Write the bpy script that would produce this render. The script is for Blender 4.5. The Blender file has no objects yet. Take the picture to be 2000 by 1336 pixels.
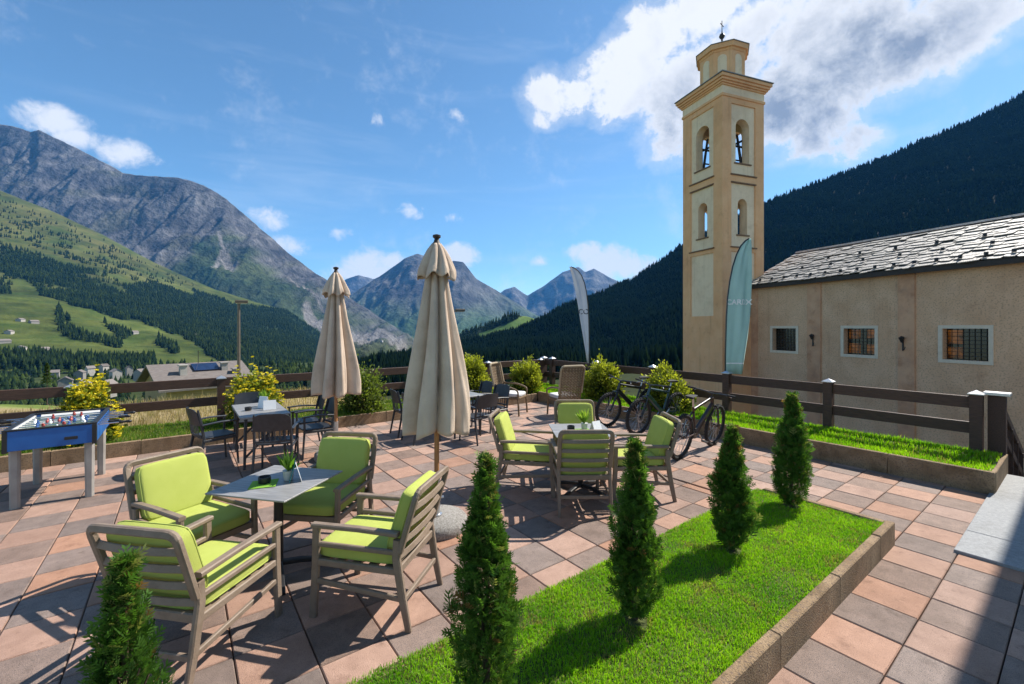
import bpy, bmesh, math, random
import numpy as np
from mathutils import Vector, Matrix

random.seed(7)
scene = bpy.context.scene
COL = scene.collection
R = math.radians

# ------------------------------------------------------------------ camera
EYE, FPX, CXP, HYP = 2.0, 857.0, 1000.0, 640.0          # eye height (m), focal length and horizon in photo pixels
cam_d = bpy.data.cameras.new('camera')
cam = bpy.data.objects.new('camera', cam_d); COL.objects.link(cam)
cam.location = (0, 0, EYE); cam.rotation_euler = (R(90), 0, 0)
cam_d.sensor_width = 36.0; cam_d.lens = 36.0 * FPX / 2000.0
cam_d.shift_y = -(668.0 - HYP) / 2000.0
cam_d.clip_start = 0.05; cam_d.clip_end = 60000
scene.camera = cam

# ------------------------------------------------------------------ light
SUN_AZ, SUN_EL = R(58), R(47)                            # azimuth clockwise from +Y
SKY_STRENGTH = 0.10
SUN_POWER = 5.0
EXPOSURE = 0.82
scene.view_settings.view_transform = 'Standard'
scene.view_settings.look = 'None'
scene.view_settings.exposure = EXPOSURE
scene.view_settings.gamma = 1.0
scene.view_settings.use_curve_mapping = False
scene.cycles.use_denoising = True
scene.cycles.max_bounces = 8
scene.cycles.transparent_max_bounces = 12
scene.cycles.volume_bounces = 1

sun_d = bpy.data.lights.new('sun', 'SUN'); sun_d.energy = SUN_POWER; sun_d.angle = R(0.53); sun_d.color = (1.0, 0.94, 0.85)
sun = bpy.data.objects.new('sun', sun_d); COL.objects.link(sun)
SUNDIR = Vector((math.sin(SUN_AZ) * math.cos(SUN_EL), math.cos(SUN_AZ) * math.cos(SUN_EL), math.sin(SUN_EL)))
sun.rotation_euler = SUNDIR.to_track_quat('Z', 'Y').to_euler()
sun.location = (60, 30, 80)

def pdir(px, py):
    v = Vector(((px - CXP) / FPX, 1.0, (HYP - py) / FPX)); v.normalize(); return v

def build_world():
    w = bpy.data.worlds.new('World'); scene.world = w; w.use_nodes = True; w.cycles.sampling_method = 'MANUAL'; w.cycles.sample_map_resolution = 512
    nt = w.node_tree; N = nt.nodes; L = nt.links; N.clear()
    out = N.new('ShaderNodeOutputWorld'); bg = N.new('ShaderNodeBackground'); bg.inputs['Strength'].default_value = SKY_STRENGTH
    L.new(bg.outputs[0], out.inputs[0])
    sky = N.new('ShaderNodeTexSky'); sky.sky_type = 'NISHITA'; sky.sun_disc = False
    sky.sun_elevation = SUN_EL; sky.sun_rotation = SUN_AZ; sky.altitude = 1400
    sky.air_density = 1.0; sky.dust_density = 0.55; sky.ozone_density = 1.8
    tc = N.new('ShaderNodeTexCoord')
    nrm = N.new('ShaderNodeVectorMath'); nrm.operation = 'NORMALIZE'; L.new(tc.outputs['Generated'], nrm.inputs[0])
    d = nrm.outputs[0]
    def math_(op, a, b=None, c=None, clamp=False):
        n = N.new('ShaderNodeMath'); n.operation = op; n.use_clamp = clamp
        for i, v in enumerate((a, b, c)):
            if v is None: continue
            if isinstance(v, (int, float)): n.inputs[i].default_value = v
            else: L.new(v, n.inputs[i])
        return n.outputs[0]
    def maprange(v, a, b, c=0.0, e=1.0, smooth=True):
        n = N.new('ShaderNodeMapRange'); n.interpolation_type = 'SMOOTHSTEP' if smooth else 'LINEAR'
        L.new(v, n.inputs[0])
        for i, x in zip((1, 2, 3, 4), (a, b, c, e)): n.inputs[i].default_value = x
        return n.outputs[0]
    def noise(scale, detail, rough=0.6, dist=0.0, vec=None, off=(0, 0, 0)):
        mp = N.new('ShaderNodeVectorMath'); mp.operation = 'ADD'; L.new(vec or d, mp.inputs[0]); mp.inputs[1].default_value = off
        n = N.new('ShaderNodeTexNoise'); L.new(mp.outputs[0], n.inputs['Vector'])
        n.inputs['Scale'].default_value = scale; n.inputs['Detail'].default_value = detail
        n.inputs['Roughness'].default_value = rough; n.inputs['Distortion'].default_value = dist
        return n.outputs['Fac']
    def blobs(lst, flat=1.0):
        cur = None
        for (px, py, rp, wgt) in lst:
            c = pdir(px, py); rad = rp / FPX * (c.y ** 1.5)
            sb = N.new('ShaderNodeVectorMath'); sb.operation = 'SUBTRACT'; L.new(d, sb.inputs[0]); sb.inputs[1].default_value = c
            ml = N.new('ShaderNodeVectorMath'); ml.operation = 'MULTIPLY'; L.new(sb.outputs[0], ml.inputs[0]); ml.inputs[1].default_value = (1, 1, flat)
            le = N.new('ShaderNodeVectorMath'); le.operation = 'LENGTH'; L.new(ml.outputs[0], le.inputs[0])
            v = maprange(le.outputs['Value'], rad, 0.0, 0.0, wgt, smooth=False)
            v = math_('POWER', v, 0.6)
            cur = v if cur is None else math_('MAXIMUM', cur, v)
        return cur
    big = [(1070, 190, 80, .8), (1130, 182, 75, .8), (1210, 170, 110, 1), (1285, 70, 110, 1), (1250, 120, 110, 1), (1330, 180, 140, 1), (1310, 255, 105, .9),
           (1430, 120, 140, 1), (1480, 40, 120, 1), (1540, 190, 180, 1), (1560, 70, 140, 1), (1650, 130, 180, 1), (1600, 245, 115, .9), (1690, 60, 130, 1),
           (1780, 90, 160, 1), (1870, 40, 140, 1), (1960, -10, 130, 1), (2080, -90, 220, 1), (1390, 10, 120, 1), (1620, -80, 240, 1), (2300, -200, 300, 1), (1670, 275, 75, .8)]
    small = [(105, 235, 95, 1.2), (150, 268, 70, 1.1), (245, 300, 85, 1.0), (525, 426, 66, 1.0), (565, 480, 60, .85), (715, 524, 100, 1.15), (770, 516, 60, .9),
             (670, 532, 70, .8), (895, 500, 66, 1.1), (1185, 512, 95, 1.35), (1150, 495, 62, 1.2), (1228, 522, 72, 1.2), (1053, 510, 30, .6), (805, 410, 44, .55),
             (665, 452, 46, .55), (887, 424, 36, .55), (730, 238, 44, .45), (893, 224, 40, .42)]
    n1 = noise(6.5, 7, 0.66, 0.35)
    n2 = noise(24.0, 5, 0.66, 0.3, off=(3.1, 1.7, 0.4))
    nz = math_('ADD', math_('MULTIPLY', math_('SUBTRACT', n1, 0.5), 1.55), math_('MULTIPLY', math_('SUBTRACT', n2, 0.5), 0.75))
    bigf = blobs(big, 1.15)
    dens = math_('ADD', bigf, nz)
    veil = math_('MULTIPLY', maprange(dens, 0.02, 0.6), 0.35)
    a_big = math_('MAXIMUM', maprange(dens, 0.34, 0.66), veil)
    nzs = math_('ADD', math_('MULTIPLY', math_('SUBTRACT', n2, 0.5), 1.3), math_('MULTIPLY', math_('SUBTRACT', n1, 0.5), 0.8))
    sm = blobs(small, 1.9)
    a_sm = math_('MULTIPLY', maprange(math_('ADD', sm, nzs), 0.36, 0.92), 0.92)
    # the same weather goes on over the rest of the sky
    sep = N.new('ShaderNodeSeparateXYZ'); L.new(d, sep.inputs[0])
    behind = maprange(sep.outputs['Y'], -0.25, 0.35, 1.0, 0.0)
    a_gen = math_('MULTIPLY', maprange(n1, 0.54, 0.66), behind)
    alpha = math_('MAXIMUM', math_('MAXIMUM', a_big, a_sm), a_gen)
    # thick cloud seen from below is grey, thin edges let the sun through
    n4 = noise(4.2, 3, 0.55, 0.2, off=(4.4, 0.3, 8.8))
    low = blobs([(1560, 190, 250, 1), (1330, 265, 150, .9), (1680, 110, 220, 1), (1430, 200, 170, .8), (1800, 70, 160, .75), (1560, 270, 130, .7), (1480, 250, 170, .9)], 1.2)
    core = math_('ADD', math_('MULTIPLY', low, 1.1), math_('MULTIPLY', math_('SUBTRACT', n4, 0.5), 1.9))
    core = math_('ADD', core, math_('MULTIPLY', math_('SUBTRACT', n2, 0.5), 0.35))
    thick = math_('MULTIPLY', maprange(core, 0.0, 1.0, smooth=False), maprange(dens, 0.5, 1.05, smooth=False), clamp=True)
    mixc = N.new('ShaderNodeMix'); mixc.data_type = 'RGBA'
    L.new(thick, mixc.inputs['Factor'])
    mixc.inputs['A'].default_value = (5.7, 5.8, 6.0, 1); mixc.inputs['B'].default_value = (1.75, 2.1, 2.7, 1)
    # cirrus veil, streaked
    mp = N.new('ShaderNodeMapping'); mp.inputs['Rotation'].default_value = (0.0, R(-12), R(8)); mp.inputs['Scale'].default_value = (1.2, 1.2, 9.0)
    L.new(d, mp.inputs['Vector'])
    nc = noise(1.9, 4, 0.6, 0.5, vec=mp.outputs[0])
    a_cir = math_('MULTIPLY', maprange(nc, 0.48, 0.82), 0.20)
    mc = N.new('ShaderNodeMix'); mc.data_type = 'RGBA'
    wb = N.new('ShaderNodeMix'); wb.data_type = 'RGBA'; wb.blend_type = 'MULTIPLY'; wb.inputs['Factor'].default_value = 1; L.new(sky.outputs[0], wb.inputs['A']); wb.inputs['B'].default_value = (0.76, 0.97, 1.0, 1)
    L.new(a_cir, mc.inputs['Factor']); L.new(wb.outputs['Result'], mc.inputs['A']); mc.inputs['B'].default_value = (5.0, 5.6, 6.4, 1)
    mx = N.new('ShaderNodeMix'); mx.data_type = 'RGBA'
    L.new(alpha, mx.inputs['Factor']); L.new(mc.outputs['Result'], mx.inputs['A']); L.new(mixc.outputs['Result'], mx.inputs['B'])
    L.new(mx.outputs['Result'], bg.inputs['Color'])
build_world()

# ------------------------------------------------------------------ frames of reference
TH = R(37.05)                                           # the terrace is laid at this angle to the line of sight
BX, BY = math.cos(TH), math.sin(TH)
def ST(s, t, z=0.0): return Vector((s * BX - t * BY, s * BY + t * BX, z))
def toST(x, y): return x * BX + y * BY, -x * BY + y * BX
def P(px, py, z=0.0):
    y = (EYE - z) * FPX / (py - HYP); return Vector(((px - CXP) / FPX * y, y, z))
def proj(x, y, z): return CXP + FPX * x / y, HYP + FPX * (EYE - z) / y

# ------------------------------------------------------------------ materials
def nodes_of(name):
    m = bpy.data.materials.new(name); m.use_nodes = True
    nt = m.node_tree; b = nt.nodes['Principled BSDF']; return m, nt, b

def mat(name, c1, c2=None, scale=6.0, rough=0.6, bump=0.0, bscale=40.0, metal=0.0, spec=0.5, rand=0.0, detail=6, stretch=(1, 1, 1),
        speck=None, speck_scale=120, streak=None, contrast=(0.3, 0.7), rough2=None, coat=0.0, randhue=0.0, dirt=None, drip=None, crease=None):
    m, nt, b = nodes_of(name); N, L = nt.nodes, nt.links
    c2 = c2 or c1
    tc = N.new('ShaderNodeTexCoord'); mp = N.new('ShaderNodeMapping'); mp.inputs['Scale'].default_value = stretch
    L.new(tc.outputs['Object'], mp.inputs['Vector'])
    if rand:
        oi = N.new('ShaderNodeObjectInfo')
        ad = N.new('ShaderNodeVectorMath'); ad.operation = 'SCALE'; ad.inputs[0].default_value = (37, 91, 53); L.new(oi.outputs['Random'], ad.inputs['Scale'])
        a2 = N.new('ShaderNodeVectorMath'); a2.operation = 'ADD'; L.new(mp.outputs[0], a2.inputs[0]); L.new(ad.outputs[0], a2.inputs[1]); vec = a2.outputs[0]
    else: vec = mp.outputs[0]
    nz = N.new('ShaderNodeTexNoise'); nz.inputs['Scale'].default_value = scale; nz.inputs['Detail'].default_value = detail; L.new(vec, nz.inputs['Vector'])
    rp = N.new('ShaderNodeValToRGB'); rp.color_ramp.elements[0].position = contrast[0]; rp.color_ramp.elements[1].position = contrast[1]
    rp.color_ramp.elements[0].color = (*c1, 1); rp.color_ramp.elements[1].color = (*c2, 1); L.new(nz.outputs['Fac'], rp.inputs[0])
    col = rp.outputs[0]
    if speck:
        n2 = N.new('ShaderNodeTexNoise'); n2.inputs['Scale'].default_value = speck_scale; n2.inputs['Detail'].default_value = 2; L.new(vec, n2.inputs['Vector'])
        r2 = N.new('ShaderNodeValToRGB'); r2.color_ramp.elements[0].position = 0.52; r2.color_ramp.elements[1].position = 0.66; L.new(n2.outputs['Fac'], r2.inputs[0])
        mx = N.new('ShaderNodeMix'); mx.data_type = 'RGBA'; L.new(r2.outputs[0], mx.inputs['Factor']); L.new(col, mx.inputs['A']); mx.inputs['B'].default_value = (*speck, 1); col = mx.outputs['Result']
    if streak:
        n2 = N.new('ShaderNodeTexNoise'); n2.inputs['Scale'].default_value = 1.6; n2.inputs['Detail'].default_value = 7; n2.inputs['Roughness'].default_value = 0.65; L.new(vec, n2.inputs['Vector'])
        r2 = N.new('ShaderNodeValToRGB'); r2.color_ramp.elements[0].position = 0.5; r2.color_ramp.elements[1].position = 0.75; r2.color_ramp.elements[1].color = (0.75, 0.75, 0.75, 1); L.new(n2.outputs['Fac'], r2.inputs[0])
        mx = N.new('ShaderNodeMix'); mx.data_type = 'RGBA'; L.new(r2.outputs[0], mx.inputs['Factor']); L.new(col, mx.inputs['A']); mx.inputs['B'].default_value = (*streak, 1); col = mx.outputs['Result']
    if rand:
        hs = N.new('ShaderNodeHueSaturation'); mr = N.new('ShaderNodeMapRange'); mr.inputs[3].default_value = 1 - rand; mr.inputs[4].default_value = 1 + rand
        L.new(oi.outputs['Random'], mr.inputs[0]); L.new(mr.outputs[0], hs.inputs['Value']); L.new(col, hs.inputs['Color']); col = hs.outputs[0]
        if randhue:
            m3 = N.new('ShaderNodeMath'); m3.operation = 'MULTIPLY'; m3.inputs[1].default_value = 7.31; L.new(oi.outputs['Random'], m3.inputs[0])
            m4 = N.new('ShaderNodeMath'); m4.operation = 'FRACT'; L.new(m3.outputs[0], m4.inputs[0])
            m5 = N.new('ShaderNodeMapRange'); m5.inputs[3].default_value = 1 - randhue; m5.inputs[4].default_value = 1 + randhue; L.new(m4.outputs[0], m5.inputs[0]); L.new(m5.outputs[0], hs.inputs['Saturation'])
    def layer(vecsock, sc, det, lo, hi, tintc, amt):
        q = N.new('ShaderNodeTexNoise'); q.inputs['Scale'].default_value = sc; q.inputs['Detail'].default_value = det; q.inputs['Roughness'].default_value = 0.68; L.new(vecsock, q.inputs['Vector'])
        w = N.new('ShaderNodeMapRange'); w.inputs[1].default_value = lo; w.inputs[2].default_value = hi; w.inputs[4].default_value = amt; L.new(q.outputs['Fac'], w.inputs[0])
        x = N.new('ShaderNodeMix'); x.data_type = 'RGBA'; x.blend_type = 'MULTIPLY'; L.new(w.outputs[0], x.inputs['Factor']); L.new(col, x.inputs['A']); x.inputs['B'].default_value = (*tintc, 1); return x.outputs['Result']
    if dirt:                                               # stains that run across neighbouring pieces
        ge = N.new('ShaderNodeNewGeometry')
        for (sc, lo, hi, tc_, am) in dirt: col = layer(ge.outputs['Position'], sc, 6, lo, hi, tc_, am)
    if drip:                                               # rain streaks
        m6 = N.new('ShaderNodeMapping'); m6.inputs['Scale'].default_value = drip[0]; L.new(tc.outputs['Object'], m6.inputs['Vector']); col = layer(m6.outputs[0], drip[1], 6, drip[2], drip[3], drip[4], drip[5])
    L.new(col, b.inputs['Base Color'])
    b.inputs['Roughness'].default_value = rough; b.inputs['Metallic'].default_value = metal; b.inputs['Specular IOR Level'].default_value = spec
    if coat: b.inputs['Coat Weight'].default_value = coat
    if rough2 is not None:
        mr = N.new('ShaderNodeMapRange'); mr.inputs[3].default_value = rough; mr.inputs[4].default_value = rough2; L.new(nz.outputs['Fac'], mr.inputs[0]); L.new(mr.outputs[0], b.inputs['Roughness'])
    if bump:
        n3 = N.new('ShaderNodeTexNoise'); n3.inputs['Scale'].default_value = bscale; n3.inputs['Detail'].default_value = 5; L.new(vec, n3.inputs['Vector'])
        bp = N.new('ShaderNodeBump'); bp.inputs['Strength'].default_value = bump; bp.inputs['Distance'].default_value = 0.02; L.new(n3.outputs['Fac'], bp.inputs['Height']); L.new(bp.outputs[0], b.inputs['Normal'])
        if crease:
            n4 = N.new('ShaderNodeTexNoise'); n4.inputs['Scale'].default_value = crease[0]; n4.inputs['Detail'].default_value = 3; n4.inputs['Distortion'].default_value = 0.8; L.new(vec, n4.inputs['Vector'])
            b2 = N.new('ShaderNodeBump'); b2.inputs['Strength'].default_value = crease[1]; b2.inputs['Distance'].default_value = 0.05; L.new(n4.outputs['Fac'], b2.inputs['Height']); L.new(bp.outputs[0], b2.inputs['Normal']); L.new(b2.outputs[0], b.inputs['Normal'])
    return m

def leafmat(name, trans=0.35, rough=0.55, spec=0.3, mul=(1, 1, 1), noise_scale=0.0):
    """foliage: colour from the mesh's own leaf tint, part of the light passes through"""
    m, nt, b = nodes_of(name); N, L = nt.nodes, nt.links
    at = N.new('ShaderNodeAttribute'); at.attribute_name = 'tint'
    col = at.outputs['Color']
    b.inputs['Roughness'].default_value = rough; b.inputs['Specular IOR Level'].default_value = spec
    L.new(col, b.inputs['Base Color'])
    if trans:
        tr = N.new('ShaderNodeBsdfTranslucent'); g = N.new('ShaderNodeMix'); g.data_type = 'RGBA'; g.blend_type = 'MULTIPLY'; g.inputs['Factor'].default_value = 1
        L.new(col, g.inputs['A']); g.inputs['B'].default_value = (1.5, 1.5, 0.8, 1); L.new(g.outputs['Result'], tr.inputs['Color'])
        mx = N.new('ShaderNodeMixShader'); mx.inputs[0].default_value = trans
        L.new(b.outputs[0], mx.inputs[1]); L.new(tr.outputs[0], mx.inputs[2]); L.new(mx.outputs[0], N['Material Output'].inputs['Surface'])
    return m

def landmat(name, s1=0.02, s2=0.004, bump=0.6, bdist=8.0, var=0.35, rough=0.95):
    """terrain: land cover colour stored on the mesh, broken up by two scales of noise"""
    m, nt, b = nodes_of(name); N, L = nt.nodes, nt.links
    at = N.new('ShaderNodeAttribute'); at.attribute_name = 'tint'
    tc = N.new('ShaderNodeTexCoord')
    n1 = N.new('ShaderNodeTexNoise'); n1.inputs['Scale'].default_value = s1; n1.inputs['Detail'].default_value = 8; n1.inputs['Roughness'].default_value = 0.65; L.new(tc.outputs['Object'], n1.inputs['Vector'])
    n2 = N.new('ShaderNodeTexNoise'); n2.inputs['Scale'].default_value = s2; n2.inputs['Detail'].default_value = 6; L.new(tc.outputs['Object'], n2.inputs['Vector'])
    ad = N.new('ShaderNodeMath'); ad.operation = 'ADD'; L.new(n1.outputs['Fac'], ad.inputs[0]); L.new(n2.outputs['Fac'], ad.inputs[1])
    mr = N.new('ShaderNodeMapRange'); mr.inputs[1].default_value = 0.7; mr.inputs[2].default_value = 1.3; mr.inputs[3].default_value = 1 - var; mr.inputs[4].default_value = 1 + var; L.new(ad.outputs[0], mr.inputs[0])
    hs = N.new('ShaderNodeHueSaturation'); L.new(at.outputs['Color'], hs.inputs['Color']); L.new(mr.outputs[0], hs.inputs['Value']); L.new(hs.outputs[0], b.inputs['Base Color'])
    b.inputs['Roughness'].default_value = rough; b.inputs['Specular IOR Level'].default_value = 0.1
    bp = N.new('ShaderNodeBump'); bp.inputs['Strength'].default_value = bump; bp.inputs['Distance'].default_value = bdist; L.new(n1.outputs['Fac'], bp.inputs['Height']); L.new(bp.outputs[0], b.inputs['Normal'])
    return m

MT = {}
MT['tile_pink'] = mat('tile_pink', (0.345, 0.20, 0.138), (0.43, 0.258, 0.182), 9, 0.75, 0.5, 260, rand=0.13, speck=(0.26, 0.15, 0.11), speck_scale=220, randhue=0.15, dirt=[(1.3, 0.5, 0.72, (0.62, 0.58, 0.55), 0.8), (7.0, 0.56, 0.7, (0.55, 0.5, 0.46), 0.7), (34.0, 0.60, 0.70, (0.5, 0.46, 0.42), 0.8)])
MT['tile_grey'] = mat('tile_grey', (0.205, 0.143, 0.113), (0.29, 0.205, 0.165), 9, 0.75, 0.5, 260, rand=0.15, speck=(0.11, 0.085, 0.075), speck_scale=220, randhue=0.2, dirt=[(1.3, 0.5, 0.72, (0.62, 0.58, 0.55), 0.8), (7.0, 0.56, 0.7, (0.55, 0.5, 0.46), 0.7), (34.0, 0.60, 0.70, (0.5, 0.46, 0.42), 0.8)])
MT['mortar'] = mat('mortar', (0.03, 0.026, 0.023), (0.06, 0.05, 0.045), 30, 0.95, 0.5, 200)
MT['kerb'] = mat('kerb_concrete', (0.20, 0.125, 0.062), (0.34, 0.235, 0.135), 5, 0.9, 0.7, 90, speck=(0.16, 0.11, 0.075), speck_scale=60, streak=(0.13, 0.095, 0.06), dirt=[(2.5, 0.5, 0.68, (0.55, 0.52, 0.42), 0.9), (14.0, 0.55, 0.7, (0.5, 0.47, 0.38), 0.8)])
MT['granite'] = mat('granite', (0.25, 0.255, 0.26), (0.34, 0.35, 0.355), 30, 0.75, 0.4, 300, speck=(0.17, 0.175, 0.18), speck_scale=200, dirt=[(2.0, 0.5, 0.7, (0.75, 0.74, 0.72), 0.8)])
MT['soil'] = mat('soil', (0.045, 0.060, 0.014), (0.085, 0.105, 0.024), 8, 1.0, 0.6, 60)
MT['fence'] = mat('fence_wood', (0.052, 0.023, 0.013), (0.098, 0.045, 0.026), 9, 0.55, 0.35, 60, stretch=(1, 8, 8), rand=0.15)
MT['cap'] = mat('zinc_cap', (0.5, 0.5, 0.5), (0.62, 0.62, 0.62), 20, 0.35, 0.1, 40, metal=0.8)
MT['taupe'] = mat('taupe_resin', (0.20, 0.148, 0.108), (0.24, 0.182, 0.138), 14, 0.55, 0.2, 120, spec=0.35, dirt=[(9.0, 0.5, 0.7, (0.78, 0.75, 0.72), 0.8), (60.0, 0.58, 0.7, (0.75, 0.72, 0.7), 0.7)])
MT['lime'] = mat('lime_fabric', (0.435, 0.49, 0.105), (0.47, 0.525, 0.125), 9, 0.85, 0.5, 420, spec=0.2, crease=(4.0, 0.07), rand=0.05)
MT['lime_seam'] = mat('lime_piping', (0.36, 0.42, 0.08), (0.40, 0.46, 0.10), 9, 0.85)
MT['hpl'] = mat('grey_laminate', (0.16, 0.155, 0.15), (0.30, 0.295, 0.29), 5, 0.42, 0.1, 30, stretch=(1, 14, 1), rand=0.05)
MT['steel_black'] = mat('black_steel', (0.012, 0.012, 0.013), (0.022, 0.022, 0.024), 20, 0.45, 0.1, 200)
MT['anthracite'] = mat('anthracite_resin', (0.022, 0.025, 0.030), (0.034, 0.038, 0.046), 20, 0.45, 0.1, 150)
MT['canvas'] = mat('beige_canvas', (0.53, 0.415, 0.32), (0.63, 0.505, 0.395), 4, 0.9, 0.35, 300, spec=0.15, streak=(0.44, 0.335, 0.26), dirt=[(3.0, 0.5, 0.7, (0.82, 0.78, 0.74), 0.8)])
MT['pole_wood'] = mat('pole_wood', (0.32, 0.14, 0.05), (0.46, 0.22, 0.085), 12, 0.45, 0.1, 60, stretch=(6, 6, 0.6))
MT['alu'] = mat('brushed_aluminium', (0.5, 0.5, 0.5), (0.62, 0.62, 0.62), 30, 0.35, 0.05, 90, metal=0.9)
MT['pebble'] = mat('washed_concrete', (0.26, 0.24, 0.215), (0.42, 0.40, 0.365), 45, 0.9, 1.0, 120, speck=(0.2, 0.17, 0.15), speck_scale=75)
MT['tower_peach'] = mat('plaster_peach', (0.80, 0.415, 0.195), (0.84, 0.48, 0.245), 1.1, 0.95, 0.25, 25, streak=(0.74, 0.41, 0.20), dirt=[(0.3, 0.50, 0.70, (0.82, 0.78, 0.76), 0.8), (2.2, 0.57, 0.68, (0.88, 0.84, 0.82), 0.8)], drip=((2.4, 2.4, 0.12), 1.3, 0.55, 0.74, (0.70, 0.66, 0.63), 0.7))
MT['tower_cream'] = mat('plaster_cream', (0.84, 0.625, 0.41), (0.88, 0.68, 0.46), 1.2, 0.95, 0.25, 25, streak=(0.72, 0.54, 0.33), dirt=[(0.3, 0.50, 0.70, (0.82, 0.78, 0.76), 0.8), (2.2, 0.57, 0.68, (0.88, 0.84, 0.82), 0.8)], drip=((2.4, 2.4, 0.12), 1.3, 0.55, 0.74, (0.70, 0.66, 0.63), 0.7))
MT['plaster'] = mat('plaster_church', (0.65, 0.405, 0.24), (0.73, 0.49, 0.31), 1.0, 0.95, 0.9, 9, streak=(0.60, 0.39, 0.25), speck=(0.48, 0.32, 0.20), speck_scale=14, dirt=[(0.35, 0.45, 0.66, (0.84, 0.80, 0.78), 0.8), (1.6, 0.55, 0.66, (0.88, 0.85, 0.83), 0.8)], drip=((1, 2.2, 0.14), 1.1, 0.54, 0.74, (0.74, 0.70, 0.68), 0.6))
MT['plaster_pink'] = mat('plaster_pink', (0.60, 0.325, 0.185), (0.67, 0.405, 0.245), 1.4, 0.95, 0.5, 12, streak=(0.44, 0.27, 0.18), dirt=[(0.35, 0.45, 0.62, (0.78, 0.74, 0.72), 1.0), (1.6, 0.55, 0.64, (0.84, 0.80, 0.77), 1.0)])
MT['stone_trim'] = mat('stone_trim', (0.64, 0.55, 0.42), (0.70, 0.62, 0.49), 6, 0.9, 0.3, 60)
MT['string'] = mat('string_course', (0.16, 0.09, 0.05), (0.24, 0.14, 0.08), 5, 0.9, 0.3, 30)
MT['slate'] = mat('stone_slate', (0.12, 0.11, 0.10), (0.27, 0.25, 0.235), 3.0, 0.45, 0.8, 14, rand=0.24, spec=0.6, speck=(0.36, 0.32, 0.24), speck_scale=16, rough2=0.6)
MT['roof_under'] = mat('roof_boarding', (0.06, 0.045, 0.035), (0.1, 0.08, 0.06), 6, 0.9)
MT['dark_wood'] = mat('dark_fascia', (0.022, 0.015, 0.011), (0.04, 0.027, 0.02), 8, 0.6)
MT['iron'] = mat('wrought_iron', (0.015, 0.014, 0.014), (0.03, 0.028, 0.026), 20, 0.5, 0.2, 60)
MT['bronze'] = mat('bell_bronze', (0.06, 0.045, 0.025), (0.11, 0.085, 0.05), 6, 0.4, metal=0.8)
MT['glass_dark'] = mat('leaded_glass', (0.010, 0.009, 0.008), (0.02, 0.017, 0.014), 9, 0.12, 0.1, 8)
def emit_mat(name, c, strength, c2):
    m, nt, b = nodes_of(name); N, L = nt.nodes, nt.links
    tc = N.new('ShaderNodeTexCoord'); nz = N.new('ShaderNodeTexNoise'); nz.inputs['Scale'].default_value = 3; L.new(tc.outputs['Object'], nz.inputs['Vector'])
    rp = N.new('ShaderNodeValToRGB'); rp.color_ramp.elements[0].color = (*c2, 1); rp.color_ramp.elements[1].color = (*c, 1); rp.color_ramp.elements[0].position = 0.35; rp.color_ramp.elements[1].position = 0.65; L.new(nz.outputs['Fac'], rp.inputs[0])
    L.new(rp.outputs[0], b.inputs['Emission Color']); b.inputs['Emission Strength'].default_value = strength; b.inputs['Base Color'].default_value = (0.02, 0.01, 0.005, 1); b.inputs['Roughness'].default_value = 0.2
    return m
MT['amber'] = emit_mat('amber_glass', (0.50, 0.17, 0.02), 0.13, (0.08, 0.024, 0.003))
MT['copper'] = mat('lead_sheet', (0.16, 0.16, 0.15), (0.24, 0.24, 0.23), 5, 0.5)
MT['foos_blue'] = mat('blue_laminate', (0.006, 0.09, 0.33), (0.008, 0.115, 0.40), 6, 0.38)
MT['foos_black'] = mat('black_edge', (0.012, 0.012, 0.014), None, 6, 0.45)
MT['foos_field'] = mat('field_green', (0.11, 0.17, 0.09), (0.16, 0.22, 0.13), 8, 0.5)
MT['foos_wall'] = mat('field_wall', (0.5, 0.5, 0.48), (0.62, 0.62, 0.6), 8, 0.5)
MT['white_line'] = mat('white_paint', (0.84, 0.84, 0.83), None, 6, 0.5)
MT['red'] = mat('red_plastic', (0.32, 0.045, 0.035), None, 6, 0.4)
MT['blue'] = mat('blue_plastic', (0.05, 0.12, 0.32), None, 6, 0.4)
MT['leg_grey'] = mat('grey_leg', (0.26, 0.24, 0.22), (0.34, 0.32, 0.29), 8, 0.6)
MT['chrome'] = mat('chrome_rod', (0.6, 0.6, 0.6), None, 6, 0.18, metal=1.0)
MT['rubber'] = mat('rubber', (0.010, 0.010, 0.010), (0.02, 0.02, 0.02), 30, 0.8, 0.3, 120)
MT['bike_black'] = mat('bike_paint', (0.010, 0.011, 0.013), (0.018, 0.019, 0.022), 10, 0.35, coat=0.3)
MT['bike_red'] = mat('bike_paint_red', (0.016, 0.012, 0.012), (0.05, 0.012, 0.011), 3, 0.35, coat=0.3)
MT['bike_teal'] = mat('bike_paint_teal', (0.012, 0.06, 0.075), (0.012, 0.02, 0.022), 3, 0.35, coat=0.3)
MT['wicker'] = mat('rattan', (0.13, 0.08, 0.04), (0.24, 0.155, 0.08), 40, 0.6, 0.6, 120, rand=0.08)
MT['wicker_pale'] = mat('rattan_binding', (0.28, 0.215, 0.13), (0.38, 0.30, 0.19), 40, 0.6, 0.3, 120)
MT['cushion_white'] = mat('white_cushion', (0.55, 0.54, 0.54), (0.68, 0.67, 0.66), 12, 0.9, 0.3, 200)
MT['flag_teal'] = mat('teal_banner', (0.38, 0.58, 0.53), (0.45, 0.66, 0.60), 3, 0.75, 0.15, 30)
MT['flag_white'] = mat('white_banner', (0.60, 0.60, 0.66), (0.72, 0.72, 0.77), 3, 0.75, 0.15, 30)
MT['grey_print'] = mat('grey_print', (0.10, 0.10, 0.12), None, 6, 0.7)
MT['ceramic'] = mat('ceramic', (0.5, 0.48, 0.44), (0.58, 0.56, 0.52), 8, 0.35)
MT['paper'] = mat('paper', (0.78, 0.78, 0.78), None, 6, 0.7)
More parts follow.
